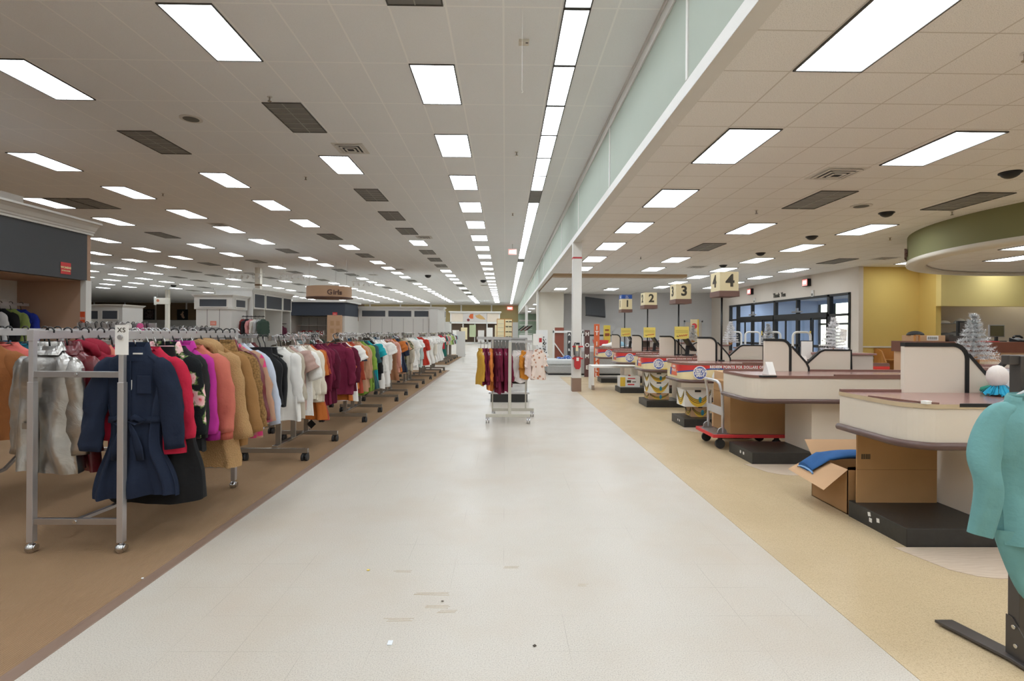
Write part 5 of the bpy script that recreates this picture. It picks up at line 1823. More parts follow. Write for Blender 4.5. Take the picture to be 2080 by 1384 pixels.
        MB().box((-.07, -.08, 0), (.07, .08, .05)).build('housing', M['white'], t, bevel=.01)
        MB().box((-.05, -.03, .05), (.05, -.02, .09)).build('paper', M['paper'], t)
        s = thing('till_sign', 'yellow card with red script fixed before the pole of sign %d' % n, 'sign', (LX + .78, Y + .3, 0), 0, 'yellow till cards')
        MB().box((-.15, -.004, 1.335), (.14, .004, 1.585)).build('card', mat('#e6d06a', .6), s)
        m = MB()
        for z in (1.5, 1.47):
            m.box((-.13, -.006, z), (.12, -.004, z + .004))
        m.build('rule', M['ink'], s)
        m = MB().tube([(-.06 + .018 * i, -.006, 1.39 + (.02 if i % 2 else -.005) + .002 * i) for i in range(10)], .007, 5)
        m.build('script', M['redsign'], s)
        MB().tube([(-.11, -.006, 1.385), (-.09, -.006, 1.40), (-.07, -.006, 1.38), (-.09, -.006, 1.375)], .005, 5).build('emblem', M['ink'], s)
        MB().tube([(0, .02, 1.02), (0, .005, 1.35)], .006, 6).build('stem', M['black'], s)
    # trees on the till stands
    tree('christmas_tree', 'silver tinsel christmas tree on the nearest till stand', 4.12, 4.62, 1.215, .44, M['tinsel'])
    tree('christmas_tree', 'white christmas tree with a card, on the till stand before the yellow wall', 4.33, 6.95, 1.215, .47, M['snow'], True)
    tree('christmas_tree', 'small frosted christmas tree between the trees at sign 4 and the yellow wall', 4.58, 9.2, 1.215, .42, M['tinsel'])
    tree('christmas_tree', 'white christmas tree beside the pole of sign 4', 4.86, 11.4, 1.215, .5, M['snow'])
    tree('christmas_tree', 'pale christmas tree at counter 2 beside a red card', 4.9, 13.8, 1.215, .45, M['tinsel'])
    s = thing('standing_card', 'tall yellow and red card standing behind the tree at counter 2', 'card', (5.0, 14.0, 1.215))
    MB().box((-.1, -.005, 0), (.12, .005, .6)).build('card', M['cream'], s)
    MB().cyl((0, -.008, .42), .075, .004, 20, 0, 'y').build('picture', M['redsign'], s)
    MB().box((.085, -.008, .0), (.12, -.005, .6)).build('yellow_strip', M['yel'], s)
    # things on the till stand before the yellow wall
    t = thing('acrylic_holder', 'orange plastic leaflet holder on the brown counter before the yellow wall', 'leaflet holder', (4.0, 6.82, 1.0))
    MB().box((-.08, -.05, 0), (.09, .05, .12)).build('tray', mat('#e2683a', .3), t, bevel=.006)
    t = thing('tent_card', 'white tent card left of the orange leaflet holder', 'card', (3.86, 6.85, 1.0), .3)
    MB().prism([(-.06, 0), (.06, 0), (0, .17)], -.06, .06, 0, 'yz').build('card', M['paper'], t)
    t = thing('notice_board', 'white notice sheets on a small black stand at the till stand', 'notice', (4.02, 7.06, 1.0))
    MB().box((-.06, -.004, .12), (.09, .004, .36)).build('sheet', M['paper'], t)
    MB().box((-.065, .004, .0), (.095, .012, .37)).build('backing', M['black'], t)
    t = thing('tissue_box', 'blue and white tissue box on the till stand right of sign 4', 'tissue box', (4.25, 9.05, 1.0))
    MB().box((-.06, -.05, 0), (.06, .05, .06)).build('box', M['blue'], t, bevel=.005)
    MB().cbox((0, 0, .085), (.09, .02, .06), rz=.3).build('tissue', M['paper'], t)
    t = thing('spray_bottle', 'white spray bottle beside the blue tissue box', 'bottle', (4.40, 9.05, 1.0))
    MB().cyl((0, 0, .06), .035, .12, 16, 0, 'z', .028).cyl((0, 0, .14), .014, .05, 10).build('bottle', M['white'], t)
    MB().box((-.05, -.012, .16), (.02, .012, .19)).build('spray_head', M['white'], t, bevel=.004)
    # by the nearest till: shelf, plush and little clothes
    t = thing('counter_shelf', 'narrow brown shelf above the pile of baby clothes at the nearest till', 'shelf', (3.78, 4.32, 0))
    MB().box((-.05, 0, 1.17), (.62, .3, 1.195)).build('board', M['top'], t, bevel=.003)
    MB().box((-.05, .27, 1.0), (-.03, .3, 1.17)).box((.6, .27, 1.0), (.62, .3, 1.17)).build('bracket', M['lam_dark'], t)
    t = thing('plush_toy', 'white plush toy with a bright blue tulle skirt on the nearest counter', 'plush toy', (3.76, 4.0, 1.0))
    MB().ball((-.01, 0, .15), .075, 16, 0, (1, .8, 1.15)).build('body', mat('#e6dfda', .9, bump=.3, bscale=150), t)
    m = MB()
    for i in range(60):
        a = R.uniform(0, 2 * PI)
        r = R.uniform(.06, .11)
        m.add([(.03 * cos(a), .03 * sin(a), .1), (r * cos(a - .12), r * sin(a - .12), R.uniform(.0, .03)), (r * cos(a + .12), r * sin(a + .12), R.uniform(.0, .03))], [(0, 1, 2)])
    m.build('tulle_skirt', cloth('#2fa0c4'), t)
    cols = [('#3f9a86', '#d9c24e', 'green and yellow'), ('#c9c3bb', '#3b3b44', 'grey spotted'), ('#2f7f86', '#d8d08a', 'teal and cream')]
    for i, (a, b, nm) in enumerate(cols):
        o = MB()
        n = 12
        rr = [[(.16 * cos(2 * PI * q / n) * f, .1 * sin(2 * PI * q / n) * f, z) for q in range(n)] for f, z in ((.8, 0), (1, .02), (.95, .045), (.6, .06))]
        o.rings(rr, 0, True, True, True)
        o = o.build('folded_clothes', cloth(a, 'blossom', b), None, ((3.95, 4.25, 1.0), (3.86, 4.02, 1.0), (4.12, 4.1, 1.0))[i])
        tag(o, '%s folded baby clothes by the nearest till' % nm, 'clothes', 'folded baby clothes')
    o = garment('baby_bodysuit', 'white printed baby bodysuit lying upright against the till shelf', 'bodysuit', (3.95, 4.12, 1.2), .1, cloth('#dcd9da'), L=.19, sh=.055, bust=.05, hem=.04, d=.015, fold=.003, sl=.06, splay=.05, r0=.03, r1=.028, ztop=-.0, neck=.03, nu=24, nv=12)
    # card reader on its stem
    t = thing('card_reader', 'grey card reader on the back of the nearest till shelf', 'card reader', (4.22, 4.1, 1.0))
    MB().cbox((0, 0, .14), (.13, .05, .07), rx=.4).build('keypad', M['w_slate'], t, bevel=.006)
    MB().bar((0, 0, 0), (0, 0, .12), .02, .02).build('stem', M['black'], t)


def service_corner():
    t = thing('service_counter', 'long service counter with dark wood top under the round soffit', 'counter', (8.75, 11.2, 0))
    MB().box((0, 0, 0), (5.2, .65, 1.08)).build('body', M['peach'], t)
    MB().box((-.03, -.05, 1.08), (5.25, .7, 1.31)).build('counter_top', M['counterwood'], t, bevel=.006)
    m = MB()
    for x in (.9, 1.8, 2.7, 3.6):
        m.box((x - .006, -.004, 0), (x + .006, 0, 1.08))
    m.build('panel_seam', M['w_slate'], t)
    z = 1.31
    t = thing('monitor', 'large black square monitor on the service counter behind the silver tree', 'monitor', (10.05, 11.45, z))
    MB().box((-.215, -.03, .02), (.215, .03, .45)).build('housing', M['plastic_k'], t, bevel=.01)
    MB().box((-.18, -.034, .06), (.18, -.03, .41)).build('display', M['gun'], t)
    MB().box((-.1, -.08, 0), (.1, .08, .02)).build('stand', M['black'], t)
    t = thing('monitor', 'smaller grey framed monitor on the right of the service counter', 'monitor', (10.75, 11.5, z))
    MB().box((-.17, -.02, .1), (.17, .02, .37)).build('housing', M['steel'], t, bevel=.006)
    MB().box((-.15, -.024, .12), (.15, -.02, .35)).build('display', mat('#4a4530', .25), t)
    MB().bar((0, 0, .01), (0, 0, .11), .05, .04).box((-.15, -.09, 0), (.15, .09, .02)).build('stand', M['black'], t)
    t = thing('telephone', 'black telephone at the right end of the service counter', 'telephone', (11.1, 11.35, z))
    MB().prism([(-.11, 0), (.11, 0), (.11, .09), (-.11, .03)], -.11, .11, 0, 'yz').build('base', M['plastic_k'], t, bevel=.008)
    MB().tube([(-.1, .02, .09), (-.05, .03, .125), (.05, .03, .125), (.1, .02, .09)], .022, 8).build('handset', M['plastic_k'], t)
    b = carton('carton', 'long low brown carton with a white label on the service counter', 8.85, 11.35, 9.5, 11.75, z, z + .13, M['card_l'])
    MB().box((-.08, -.204, .02), (.17, -.2, .12)).build('label', M['paper'], b)
    m = MB()
    for i in range(10):
        m.box((-.06 + i * .021, -.207, .04), (-.06 + i * .021 + .01, -.204, .1))
    m.build('barcode', M['w_slate'], b)
    o = MB().ball((0, 0, 0), .17, 16, 0, (1.05, .8, .55), 0).build('bag', M['blackmatt'], None, (9.0, 11.55, z + .13))
    tag(o, 'black soft bag lying on the long carton on the service counter', 'bag')
    t = thing('picture_stand', 'small wooden frame at the left end of the service counter', 'frame', (8.80, 11.25, z))
    MB().box((-.06, -.02, 0), (-.045, .02, .14)).box((.045, -.02, 0), (.06, .02, .14)).box((-.06, -.02, .125), (.06, .02, .14)).build('frame', M['oak'], t)
    t = thing('folder', 'flat red folder on the service counter left of the grey monitor', 'folder', (10.4, 11.3, z), .1)
    MB().box((-.15, -.1, 0), (.15, .1, .012)).build('cover', M['redsign'], t)
    t = thing('stapler_block', 'small dark box beside the carton on the service counter', 'box', (9.62, 11.4, z))
    MB().box((-.05, -.06, 0), (.05, .06, .15)).box((.06, -.05, 0), (.2, .05, .12)).build('box', M['gun'], t)
    # wire shelf with bags behind the header
    t = thing('wire_shelf', 'wire shelf holding bags behind the service counter', 'shelf', (14.6, 17.1, 0))
    m = MB()
    for x in (-.5, .55):
        for y in (0, .4):
            m.tube([(x, y, 0), (x, y, 1.85)], .012, 6)
    m.build('post', M['chrome'], t)
    for zz in (.6, 1.35, 1.8):
        MB().box((-.52, -.02, zz), (.57, .42, zz + .025)).build('shelf_board', M['steel'], t)
    for i, (x, zz, sz, mt_, lab) in enumerate(((.3, 1.825, (.22, .18, .16), M['white'], 'white round bag on the top of the wire shelf'), (-.25, 1.825, (.25, .18, .09), M['w_white'], 'crumpled white bag on the left of the wire shelf top'), (.1, 1.375, (.5, .22, .17), M['w_slate'], 'large grey plastic sack on the middle of the wire shelf'))):
        m = MB().ball((0, 0, 0), 1, 18, 0, sz, 0)
        m.v = [(a + .03 * sin(17 * b), b + .03 * sin(13 * a), c * (1 + .15 * sin(11 * a + 7 * b))) for a, b, c in m.v]
        o = m.build('bag', mt_, None, (14.6 + x, 17.25, zz))
        tag(o, lab, 'bag', 'bags on the wire shelf')
    # writing desk by the yellow wall
    t = thing('writing_desk', 'sloped oak writing desk against the yellow wall', 'desk', (12.25, 16.95, 0))
    MB().prism([(0, 0), (.55, 0), (.55, .98), (.42, .98), (.2, .9), (0, .55)], 0, .04, 0, 'yz').prism([(0, 0), (.55, 0), (.55, .98), (.42, .98), (.2, .9), (0, .55)], 1.0, 1.04, 0, 'yz').build('side_panel', M['oak'], t)
    MB().box((.04, .5, 0), (1.0, .54, .98)).box((.04, .1, .6), (1.0, .5, .63)).build('desk_board', M['oak'], t)
    t = thing('wall_socket', 'two small white sockets on the yellow wall left of the oak desk', 'socket', (12.0, 17.595, .52))
    for x in (-.1, .14):
        o = MB().box((x - .05, -.012, -.07), (x + .05, 0, .07)).build('plate', M['white'], t, bevel=.003)
    # gates by the entrance
    for i, (x, y) in enumerate(((9.72, 17.3), (9.72, 19.2), (9.72, 20.75), (9.72, 22.4))):
        t = thing('security_gate', 'white arched security gate before the entrance doors, %s from the yellow wall' % nth(i + 1), 'security gate', (x, y, 0), 0, 'security gates')
        pts = [(-.29, 0, .1), (-.29, 0, 1.2)] + [(-.29 + .14 - .14 * cos(a), 0, 1.36 + .14 * sin(a)) for a in [PI / 2 * j / 5 for j in range(6)]]
        pts += [(-p[0], 0, p[2]) for p in reversed(pts)]
        MB().tube(pts, .035, 8, flat=1.3).build('arch', M['white'], t)
        MB().box((-.34, -.11, 0), (.34, .11, .12)).build('base', M['lam_dark'], t, bevel=.01)
        MB().box((-.29, -.015, .5), (.29, .015, .58)).build('crossbar', M['white'], t)


def teal_stand():
    t = thing('clothes_stand', 'dark gunmetal clothes stand with a flat foot at the right edge', 'clothes stand', (2.32, 2.36, 0))
    MB().box((-.028, -.028, .01), (.028, .028, 1.375)).build('post', M['gun'], t, bevel=.003)
    MB().box((-.075, -.02, 1.335), (.42, .02, 1.378)).build('arm', M['gun'], t, bevel=.004)
    MB().prism([(-.14, .30), (-.05, .30), (.03, -.02), (.03, -.5), (-.05, -.5), (-.06, -.02)], .012, .026).build('foot', M['gun'], t, bevel=.002)
    g = MB().prism([(-.15, .026), (.03, .026), (.03, .2), (.0, .2)], -.034, -.03, 0, 'yz').build('gusset', M['gun'], t)
    for y, z in ((-.02, .08), (-.01, .16)):
        MB().cyl((-.036, y, z), .009, .006, 12, 0, 'x').build('bolt', M['chrome'], g)
    for y in (.26, -.44):
        MB().cyl((-.07, y, .006), .016, .012, 12).build('foot_pad', M['rubber'], t)
    hanger('clear', (2.30, 2.28, 1.37), 0, 'clear plastic hanger holding the teal bodysuit', 'clothes hangers')
    tm = cloth('#6c9c9b')
    o = garment('bodysuit', 'teal long sleeved bodysuit hanging on the gunmetal stand at right', 'bodysuit', (2.30, 2.27, 1.37), .08, tm, L=.62, sh=.19, bust=.2, waist=.165, hem=.16, d=.05, fold=.012, seed=sd(), tail=.0, nv=26, nu=56, ztop=-.15, neck=.115)
    # brief with tapering end
    rs = []
    for i in range(13):
        u = i / 12
        w = .165 * (1 - u) ** .75 + .02
        rs.append([(w * cos(2 * PI * j / 28) - .03 * u, (.05 * (1 - .5 * u) + .006 * sin(5 * 2 * PI * j / 28 + 3 * u)) * sin(2 * PI * j / 28), -.72 - .30 * u + .02 * sin(2 * PI * j / 28) * u) for j in range(28)])
    MB().rings(rs, 0, True, False, True).build('brief', tm, o)
    for s in (-1, 1):
        pts = [(s * .11, 0, -.19), (s * .14, 0, -.205), (s * .185, .01, -.30), (s * .25, -.01, -.43), (s * .235, -.03, -.50), (s * .225, -.025, -.58), (s * .25, -.01, -.74)]
        rs = []
        rad = [.02, .06, .07, .064, .055, .056, .05]
        n = 26
        m = MB()
        for i in range(len(pts)):
            r = rad[i]
            rs.append([(pts[i][0] + r * cos(2 * PI * j / n), pts[i][1] + (r * .6 + .004 * sin(4 * 2 * PI * j / n + i)) * sin(2 * PI * j / n), pts[i][2] + .25 * s * r * cos(2 * PI * j / n)) for j in range(n)])
        b = m.rings(rs).build('sleeve', tm, o)
        md = b.modifiers.new('Subsurf', 'SUBSURF')
        md.levels = md.render_levels = 2
    o.scale = (1.1, 1.05, 1.02)
    band('neckline', o, tm, .118, .044, -.163, .012)


def aisle_middle():
    # free standing four way rack with children's clothes
    t = thing('four_way_rack', 'cream wheeled clothes rack standing in the middle of the aisle', 'clothes rack', (.08, 8.47, 0))
    cm = mat('#c3bfb2', .45, .2)
    for y, l, r in ((0, -.38, .33), (.66, -.3, .42)):
        MB().box((l, y - .02, .10), (r, y + .02, .15)).build('foot', cm, t, bevel=.003)
        for x in (l + .03, r - .03):
            c = MB().cyl((-.018, 0, 0), .042, .02, 16, 0, 'x').cyl((.018, 0, 0), .042, .02, 16, 0, 'x').box((-.03, -.02, .01), (.03, .03, .06))
            c.build('caster', M['chrome'], t, (x, y, .043))
    MB().box((-.02, 0, .12), (.02, .66, .15)).build('base_bar', cm, t)
    MB().box((-.025, -.02, .15), (.025, .02, 1.30)).build('post', cm, t, bevel=.003)
    for x in (-.29, .28):
        MB().box((x - .012, .64, .15), (x + .012, .664, 1.33)).build('post', cm, t)
    MB().box((-.55, .3, 1.33), (.02, .33, 1.375)).build('hang_rail', M['chrome'], t)
    MB().box((-.02, .3, 1.28), (.40, .33, 1.32)).build('hang_rail', M['chrome'], t)
    MB().box((-.29, .635, 1.33), (.3, .665, 1.36)).box((-.018, 0, 1.28), (.018, .66, 1.31)).build('frame_bar', M['steel'], t)
    g = 'children clothes on the aisle rack'
    row = [('#c79a3a', 'mustard long sleeved top', .60), ('#6a1c36', 'maroon top, first after the mustard one', .58), ('#6a1c36', 'maroon top with a white tag', .58), ('#c8773a', 'orange long sleeved top between maroon ones', .68), ('#5d1a30', 'maroon top just right of the orange one', .62), ('#6f2039', 'maroon top, second after the orange one', .72), ('#7a2440', 'maroon top, third after the orange one', .72), ('#7a2440', 'maroon top, fourth after the orange one', .70), ('#6f2039', 'maroon top with spread sleeve, last before the post', .62)]
    for i, (c, lab, L) in enumerate(row):
        x = -.40 + i * .058
        o = garment_on('clear', 'top', lab + ' on the aisle rack', 'top', x, 8.77, 1.30, PI / 2 + R.uniform(-.35, .35), cloth(c), g, hl='clear hanger, %s from the left on the wheeled aisle rack' % nth(i + 1), L=L, sh=.15, bust=.18, hem=.2, d=.035, sl=.45, splay=.06, r0=.06, r1=.04, seed=sd(), nu=28, nv=14)
        if i == 2:
            swing_tag(o, -.12, -.42, -.05, M['paper'], .06, .1)
    for i, (x, c, lab, L, rz) in enumerate(((.2, '#d8d4d0', 'pale grey baby romper right of the post', .42, .5), (.26, '#e0d8d4', 'white baby romper with orange print right of the post', .5, .3), (.34, '#c9832f', 'orange baby bodysuit right of the post', .44, .6), (.41, '#dcc9c2', 'pale pink baby top behind the orange one', .4, .9))):
        o = garment_on('clear', 'baby_romper', lab + ' of the aisle rack', 'romper', x, 8.78, 1.27, rz, cloth(c), g, hl='clear hanger holding the ' + lab, L=L, sh=.1, bust=.115, hem=.12, d=.03, sl=.2, splay=.06, r0=.045, r1=.035, seed=sd(), nu=28, nv=14, tail=.05)
        if i == 1:
            MB().ball((0, -.045, -.42), .05, 10, 0, (1, .2, .8)).build('print', mat('#d07a3c', .8), o)
    o = garment_on('white', 'dress', 'cream floral child dress at the right end of the aisle rack', 'dress', .56, 8.8, 1.29, .35, cloth('#e3d3c8', 'blossom', '#b9846a'), g, L=.5, sh=.11, bust=.115, waist=.11, hem=.14, d=.05, sl=.2, splay=.03, r0=.045, r1=.04, seed=sd())
    s = thing('size_sign', 'small white sign with a maroon patch at the end of the aisle rack', 'sign', (.56, 8.75, 1.29))
    MB().box((-.1, -.003, -.05), (.06, .003, .14)).build('card', M['paper'], s)
    MB().box((.0, -.005, .0), (.045, -.003, .07)).build('patch', M['red'], s)
    # small gondola behind it
    t = thing('gondola_shelf', 'grey double sided shelf unit with black base behind the aisle rack', 'shelf unit', (.09, 11.0, 0))
    MB().box((-.38, 0, 0), (.38, .6, .17)).build('base', M['plinth'], t)
    MB().box((-.42, -.02, .17), (.42, .62, .205)).build('base_shelf', M['satin'], t)
    MB().box((-.38, .28, .2), (.38, .32, 1.30)).build('back_panel', M['w_slate'], t)
    for x in (-.38, .36):
        MB().box((x, .27, .2), (x + .025, .33, 1.32)).build('upright', M['steel'], t)
    MB().box((-.36, .0, .44), (.36, .28, .46)).build('shelf', M['steel'], t)
    t = thing('wire_basket', 'white wire basket tray on the base shelf of the grey unit', 'basket', (.22, 11.1, .205))
    m = MB()
    for i in range(13):
        m.box((-.21 + i * .035 - .003, -.12, 0), (-.21 + i * .035 + .003, -.115, .16))
    m.box((-.22, -.12, 0), (.22, .12, .01)).box((-.22, -.122, .15), (.22, -.113, .165)).box((-.22, .11, 0), (.22, .12, .16))
    m.build('basket', M['white'], t)
    t = thing('folded_papers', 'loose white papers on the middle shelf of the grey unit', 'papers', (.15, 11.1, .46))
    MB().cbox((0, 0, .01), (.2, .14, .02), rz=.3).cbox((.05, .02, .03), (.16, .1, .015), rz=-.3).build('sheets', M['paper'], t)


def checkout_far():
    # fire extinguisher on the column
    t = thing('fire_extinguisher', 'red fire extinguisher holder strapped to the white column', 'fire extinguisher', (1.76, 12.97, 0))
    MB().cyl((0, -.06, .93), .062, .42, 20).ball((0, -.06, 1.13), .062, 16, 0, (1, 1, .7), 0).build('cylinder', mat('#8b8a8a', .35, .4), t)
    MB().box((-.075, -.13, .62), (.075, -.0, .86)).prism([(-.075, .62), (.075, .62), (.04, .56), (-.04, .56)], -.13, -.01, 0, 'xz').build('holder', M['red'], t)
    MB().box((-.12, -.126, 1.09), (.13, -.0, 1.125)).box((-.12, -.126, .80), (.13, .0, .835)).build('strap', M['red'], t)
    MB().box((-.03, -.134, .76), (.03, -.13, .84)).build('label', M['paper'], t)
    MB().tube([(0, -.06, 1.17), (-.06, -.07, 1.2), (-.09, -.07, 1.12), (-.08, -.08, .9)], .012, 6).box((-.03, -.1, 1.16), (.05, -.03, 1.2)).build('hose', M['plastic_k'], t)
    MB().box((-.05, -.14, 1.0), (.01, -.136, 1.14)).build('inspection_tag', M['cream'], t)
    # sofa
    t = thing('sofa', 'grey corner sofa with chaise seen from behind the column', 'sofa', (1.42, 17.9, 0))
    MB().box((.0, .0, .05), (1.1, 1.0, .34)).build('chaise_base', M['sofa'], t, bevel=.05)
    MB().box((-.02, .0, .34), (1.08, 1.05, .52)).build('seat_cushion', M['sofa_l'], t, bevel=.05)
    MB().box((1.1, -.05, .05), (3.6, .2, .82)).build('back_panel', M['sofa'], t, bevel=.04)
    MB().box((1.1, .2, .05), (3.6, 1.1, .45)).build('seat_base', M['sofa'], t, bevel=.04)
    for k in range(3):
        MB().box((1.12 + k * .82, .05, .74), (1.9 + k * .82, .32, .98)).build('back_cushion', M['sofa_l'], t, bevel=.08)
    MB().box((.05, .05, 0), (3.55, 1.0, .05)).build('plinth', M['black'], t)
    o = MB().ball((0, 0, 0), .3, 14, 0, (1, .7, .3), 0)
    o.v = [(a + .05 * sin(9 * b), b, c * (1 + .5 * sin(15 * a))) for a, b, c in o.v]
    o = o.build('blanket', cloth('#2d4f8f', 'blossom', '#cfd4dc'), None, (2.1, 18.6, .52))
    tag(o, 'crumpled blue and white blanket on the sofa chaise', 'blanket')
    for i in range(9):
        m = MB().ball((0, 0, 0), 1, 12, 0, (R.uniform(.2, .32), .2, R.uniform(.07, .13)), 0)
        m.v = [(a + .03 * sin(20 * b), b, c * (1 + .3 * sin(13 * a + i))) for a, b, c in m.v]
        o = m.build('pillow', [M['w_white'], cloth('#8fb3c4'), cloth('#c9ced2'), cloth('#2c3340'), cloth('#e3e3e3')][i % 5], None, (3.6 + i * .42, 17.9 + .3 * (i % 2) + (2 if i > 3 else .3), .98 if i < 3 else .86))
        if i >= 3:
            o.location.z = .91
        tag(o, '%s bundle from the left on the tables behind the checkouts' % nth(i + 1), 'bundle', 'bundles behind the checkouts')
    t = thing('sorting_table', 'long white table heaped with bundles behind the checkouts', 'table', (4.9, 19.4, 0))
    MB().box((0, 0, .86), (3.2, 1.1, .91)).build('tabletop', M['white'], t)
    for x in (.05, 3.1):
        for y in (.05, 1.0):
            MB().box((x, y, 0), (x + .05, y + .05, .86)).build('leg', M['steel'], t)
    # tall painted boards and bin by the sofa
    def board(label, x, y, w, h, face, letters, ink, z0=0.0, tilt=0.0):
        t = thing('porch_board', label, 'sign', (x, y, z0))
        MB().box((-w / 2, -.015, 0), (w / 2, .015, h)).build('board', face, t, bevel=.003)
        n = len(letters)
        for i, ch in enumerate(letters):
            text('letter', ch, w * 1.0, ink, t, (0, -.018, h - w * .75 - i * (h / (n + .2))), FR, .002, bold=.006)
        t.rotation_euler = (0, tilt, 0)
        return t
    board('tall brown board reading HOME beside the column', 2.66, 17.2, .17, 1.52, mat('#5b3a38', .6), 'HOME', M['paper'])
    board('tall orange board with white vertical lettering beside the HOME board', 2.98, 17.25, .18, 1.72, mat('#cb6237', .6), 'IT IS FALL', M['paper'])
    board('narrow dark board with pale letters left of the column', 2.33, 19.3, .12, 1.45, mat('#3b3a3a', .6), 'APRIL', M['paper'], 0)
    t = thing('carton', 'tall yellow printed carton standing behind the orange board', 'box', (3.62, 18.9, .9))
    MB().box((-.1, -.1, 0), (.11, .1, .8)).build('carton', mat('#d3bd4a', .6), t, bevel=.005)
    MB().box((-.08, -.104, .42), (.08, -.1, .52)).box((-.08, -.104, .6), (.06, -.1, .66)).build('print', mat('#8c4a2c', .6), t)
    t = thing('red_tub', 'red plastic tub on the table behind the sofa', 'tub', (3.35, 18.6, .98))
    MB().rings([[(a * s, b * s2, z) for a, b in ((-.2, -.14), (.2, -.14), (.2, .14), (-.2, .14))] for s, s2, z in ((1, 1, 0), (1.3, 1.2, .2), (1.24, 1.14, .2), (.95, .95, .02))], 0, False, True, True).build('tub', M['redsign'], t)
    t = thing('shelf_unit', 'open grey shelf behind the painted boards', 'shelf', (2.4, 20.2, 0))
    MB().box((.4, 0, 1.3), (1.7, .35, 1.36)).box((.4, 0, .6), (1.7, .35, .65)).build('shelf_board', M['blackmatt'], t)
    for x in (.4, 1.65):
        MB().box((x, 0, 0), (x + .05, .35, 1.5)).build('upright', M['steel'], t)
    # television on a wall arm
    t = thing('television', 'large dark flat television tilted on the grey back wall', 'television', (4.95, 29.15, 2.84))
    s = MB().cbox((0, 0, 0), (1.28, .07, 1.0)).build('screen', mat('#4d5055', .25), t, bevel=.01)
    s.rotation_euler = (-.18, .07, .45)
    f = MB().cbox((0, .02, -.53), (1.28, .08, .05)).build('bezel', M['plastic_k'], s)
    MB().bar((0, .0, 0), (0, .84, .05), .1, .1).build('wall_arm', M['black'], t)
    # white frame with brown board left of the column
    t = thing('display_rack', 'tall white display rack with a red brown board near the sofa', 'display rack', (1.80, 20.0, 0))
    for x in (0, 1.1):
        MB().box((x, 0, 0), (x + .05, .05, 1.55)).build('post', M['white'], t)
    MB().box((0, 0, 1.42), (1.15, .05, 1.5)).build('top_bar', M['white'], t)
    MB().bar((.05, .02, 1.05), (.7, .02, .15), .04, .04).build('brace', M['white'], t)
    MB().box((.08, .06, .15), (.42, .12, 1.62)).build('board', M['redwood'], t)
    # accessory pegboard
    t = thing('pegboard_stand', 'white pegboard stand hung with small dark accessories', 'display stand', (1.12, 19.2, 0))
    MB().box((0, 0, .1), (.42, .05, 1.52)).build('pegboard', M['white'], t)
    MB().box((-.02, -.25, 0), (.44, .3, .12)).build('base', M['oak'], t)
    m = MB()
    for i in range(60):
        m.cbox((R.uniform(.03, .39), -.02, R.uniform(.62, 1.35)), (R.uniform(.015, .04), .02, R.uniform(.02, .05)))
    o = m.build('accessories', M['blackmatt'], t)
    o['kind'] = 'stuff'
    t = thing('bin', 'pale blue bin of wrapped packs at the foot of the pegboard', 'bin', (1.3, 19.0, .12))
    MB().box((-.17, -.17, 0), (.2, .17, .2)).build('tub', mat('#8fb4cf', .4), t, bevel=.02)
    for i in range(5):
        MB().cbox((-.12 + i * .06, 0, .23), (.05, .2, .12), ry=.3).build('wrapped_pack', [M['paper'], cloth('#3c4b66')][i % 2], t)
    t = thing('card_stand', 'white stand of greeting cards and belts behind the aisle rack', 'display stand', (.95, 24.5, 0))
    MB().box((-.3, 0, 0), (.3, .5, 1.3)).build('body', M['white'], t)
    for j in range(5):
        m = MB().cbox((-.2 + .09 * j, -.08, 1.62 - .03 * (j % 2)), (.05, .03, .34), ry=.9)
        m.build('belt', [M['blackmatt'], mat('#6b3b34', .5)][j % 2], t)
    for z in (1.35, 1.55, 1.75):
        MB().box((-.28, -.02, z), (.3, .3, z + .02)).build('shelf', M['white'], t)


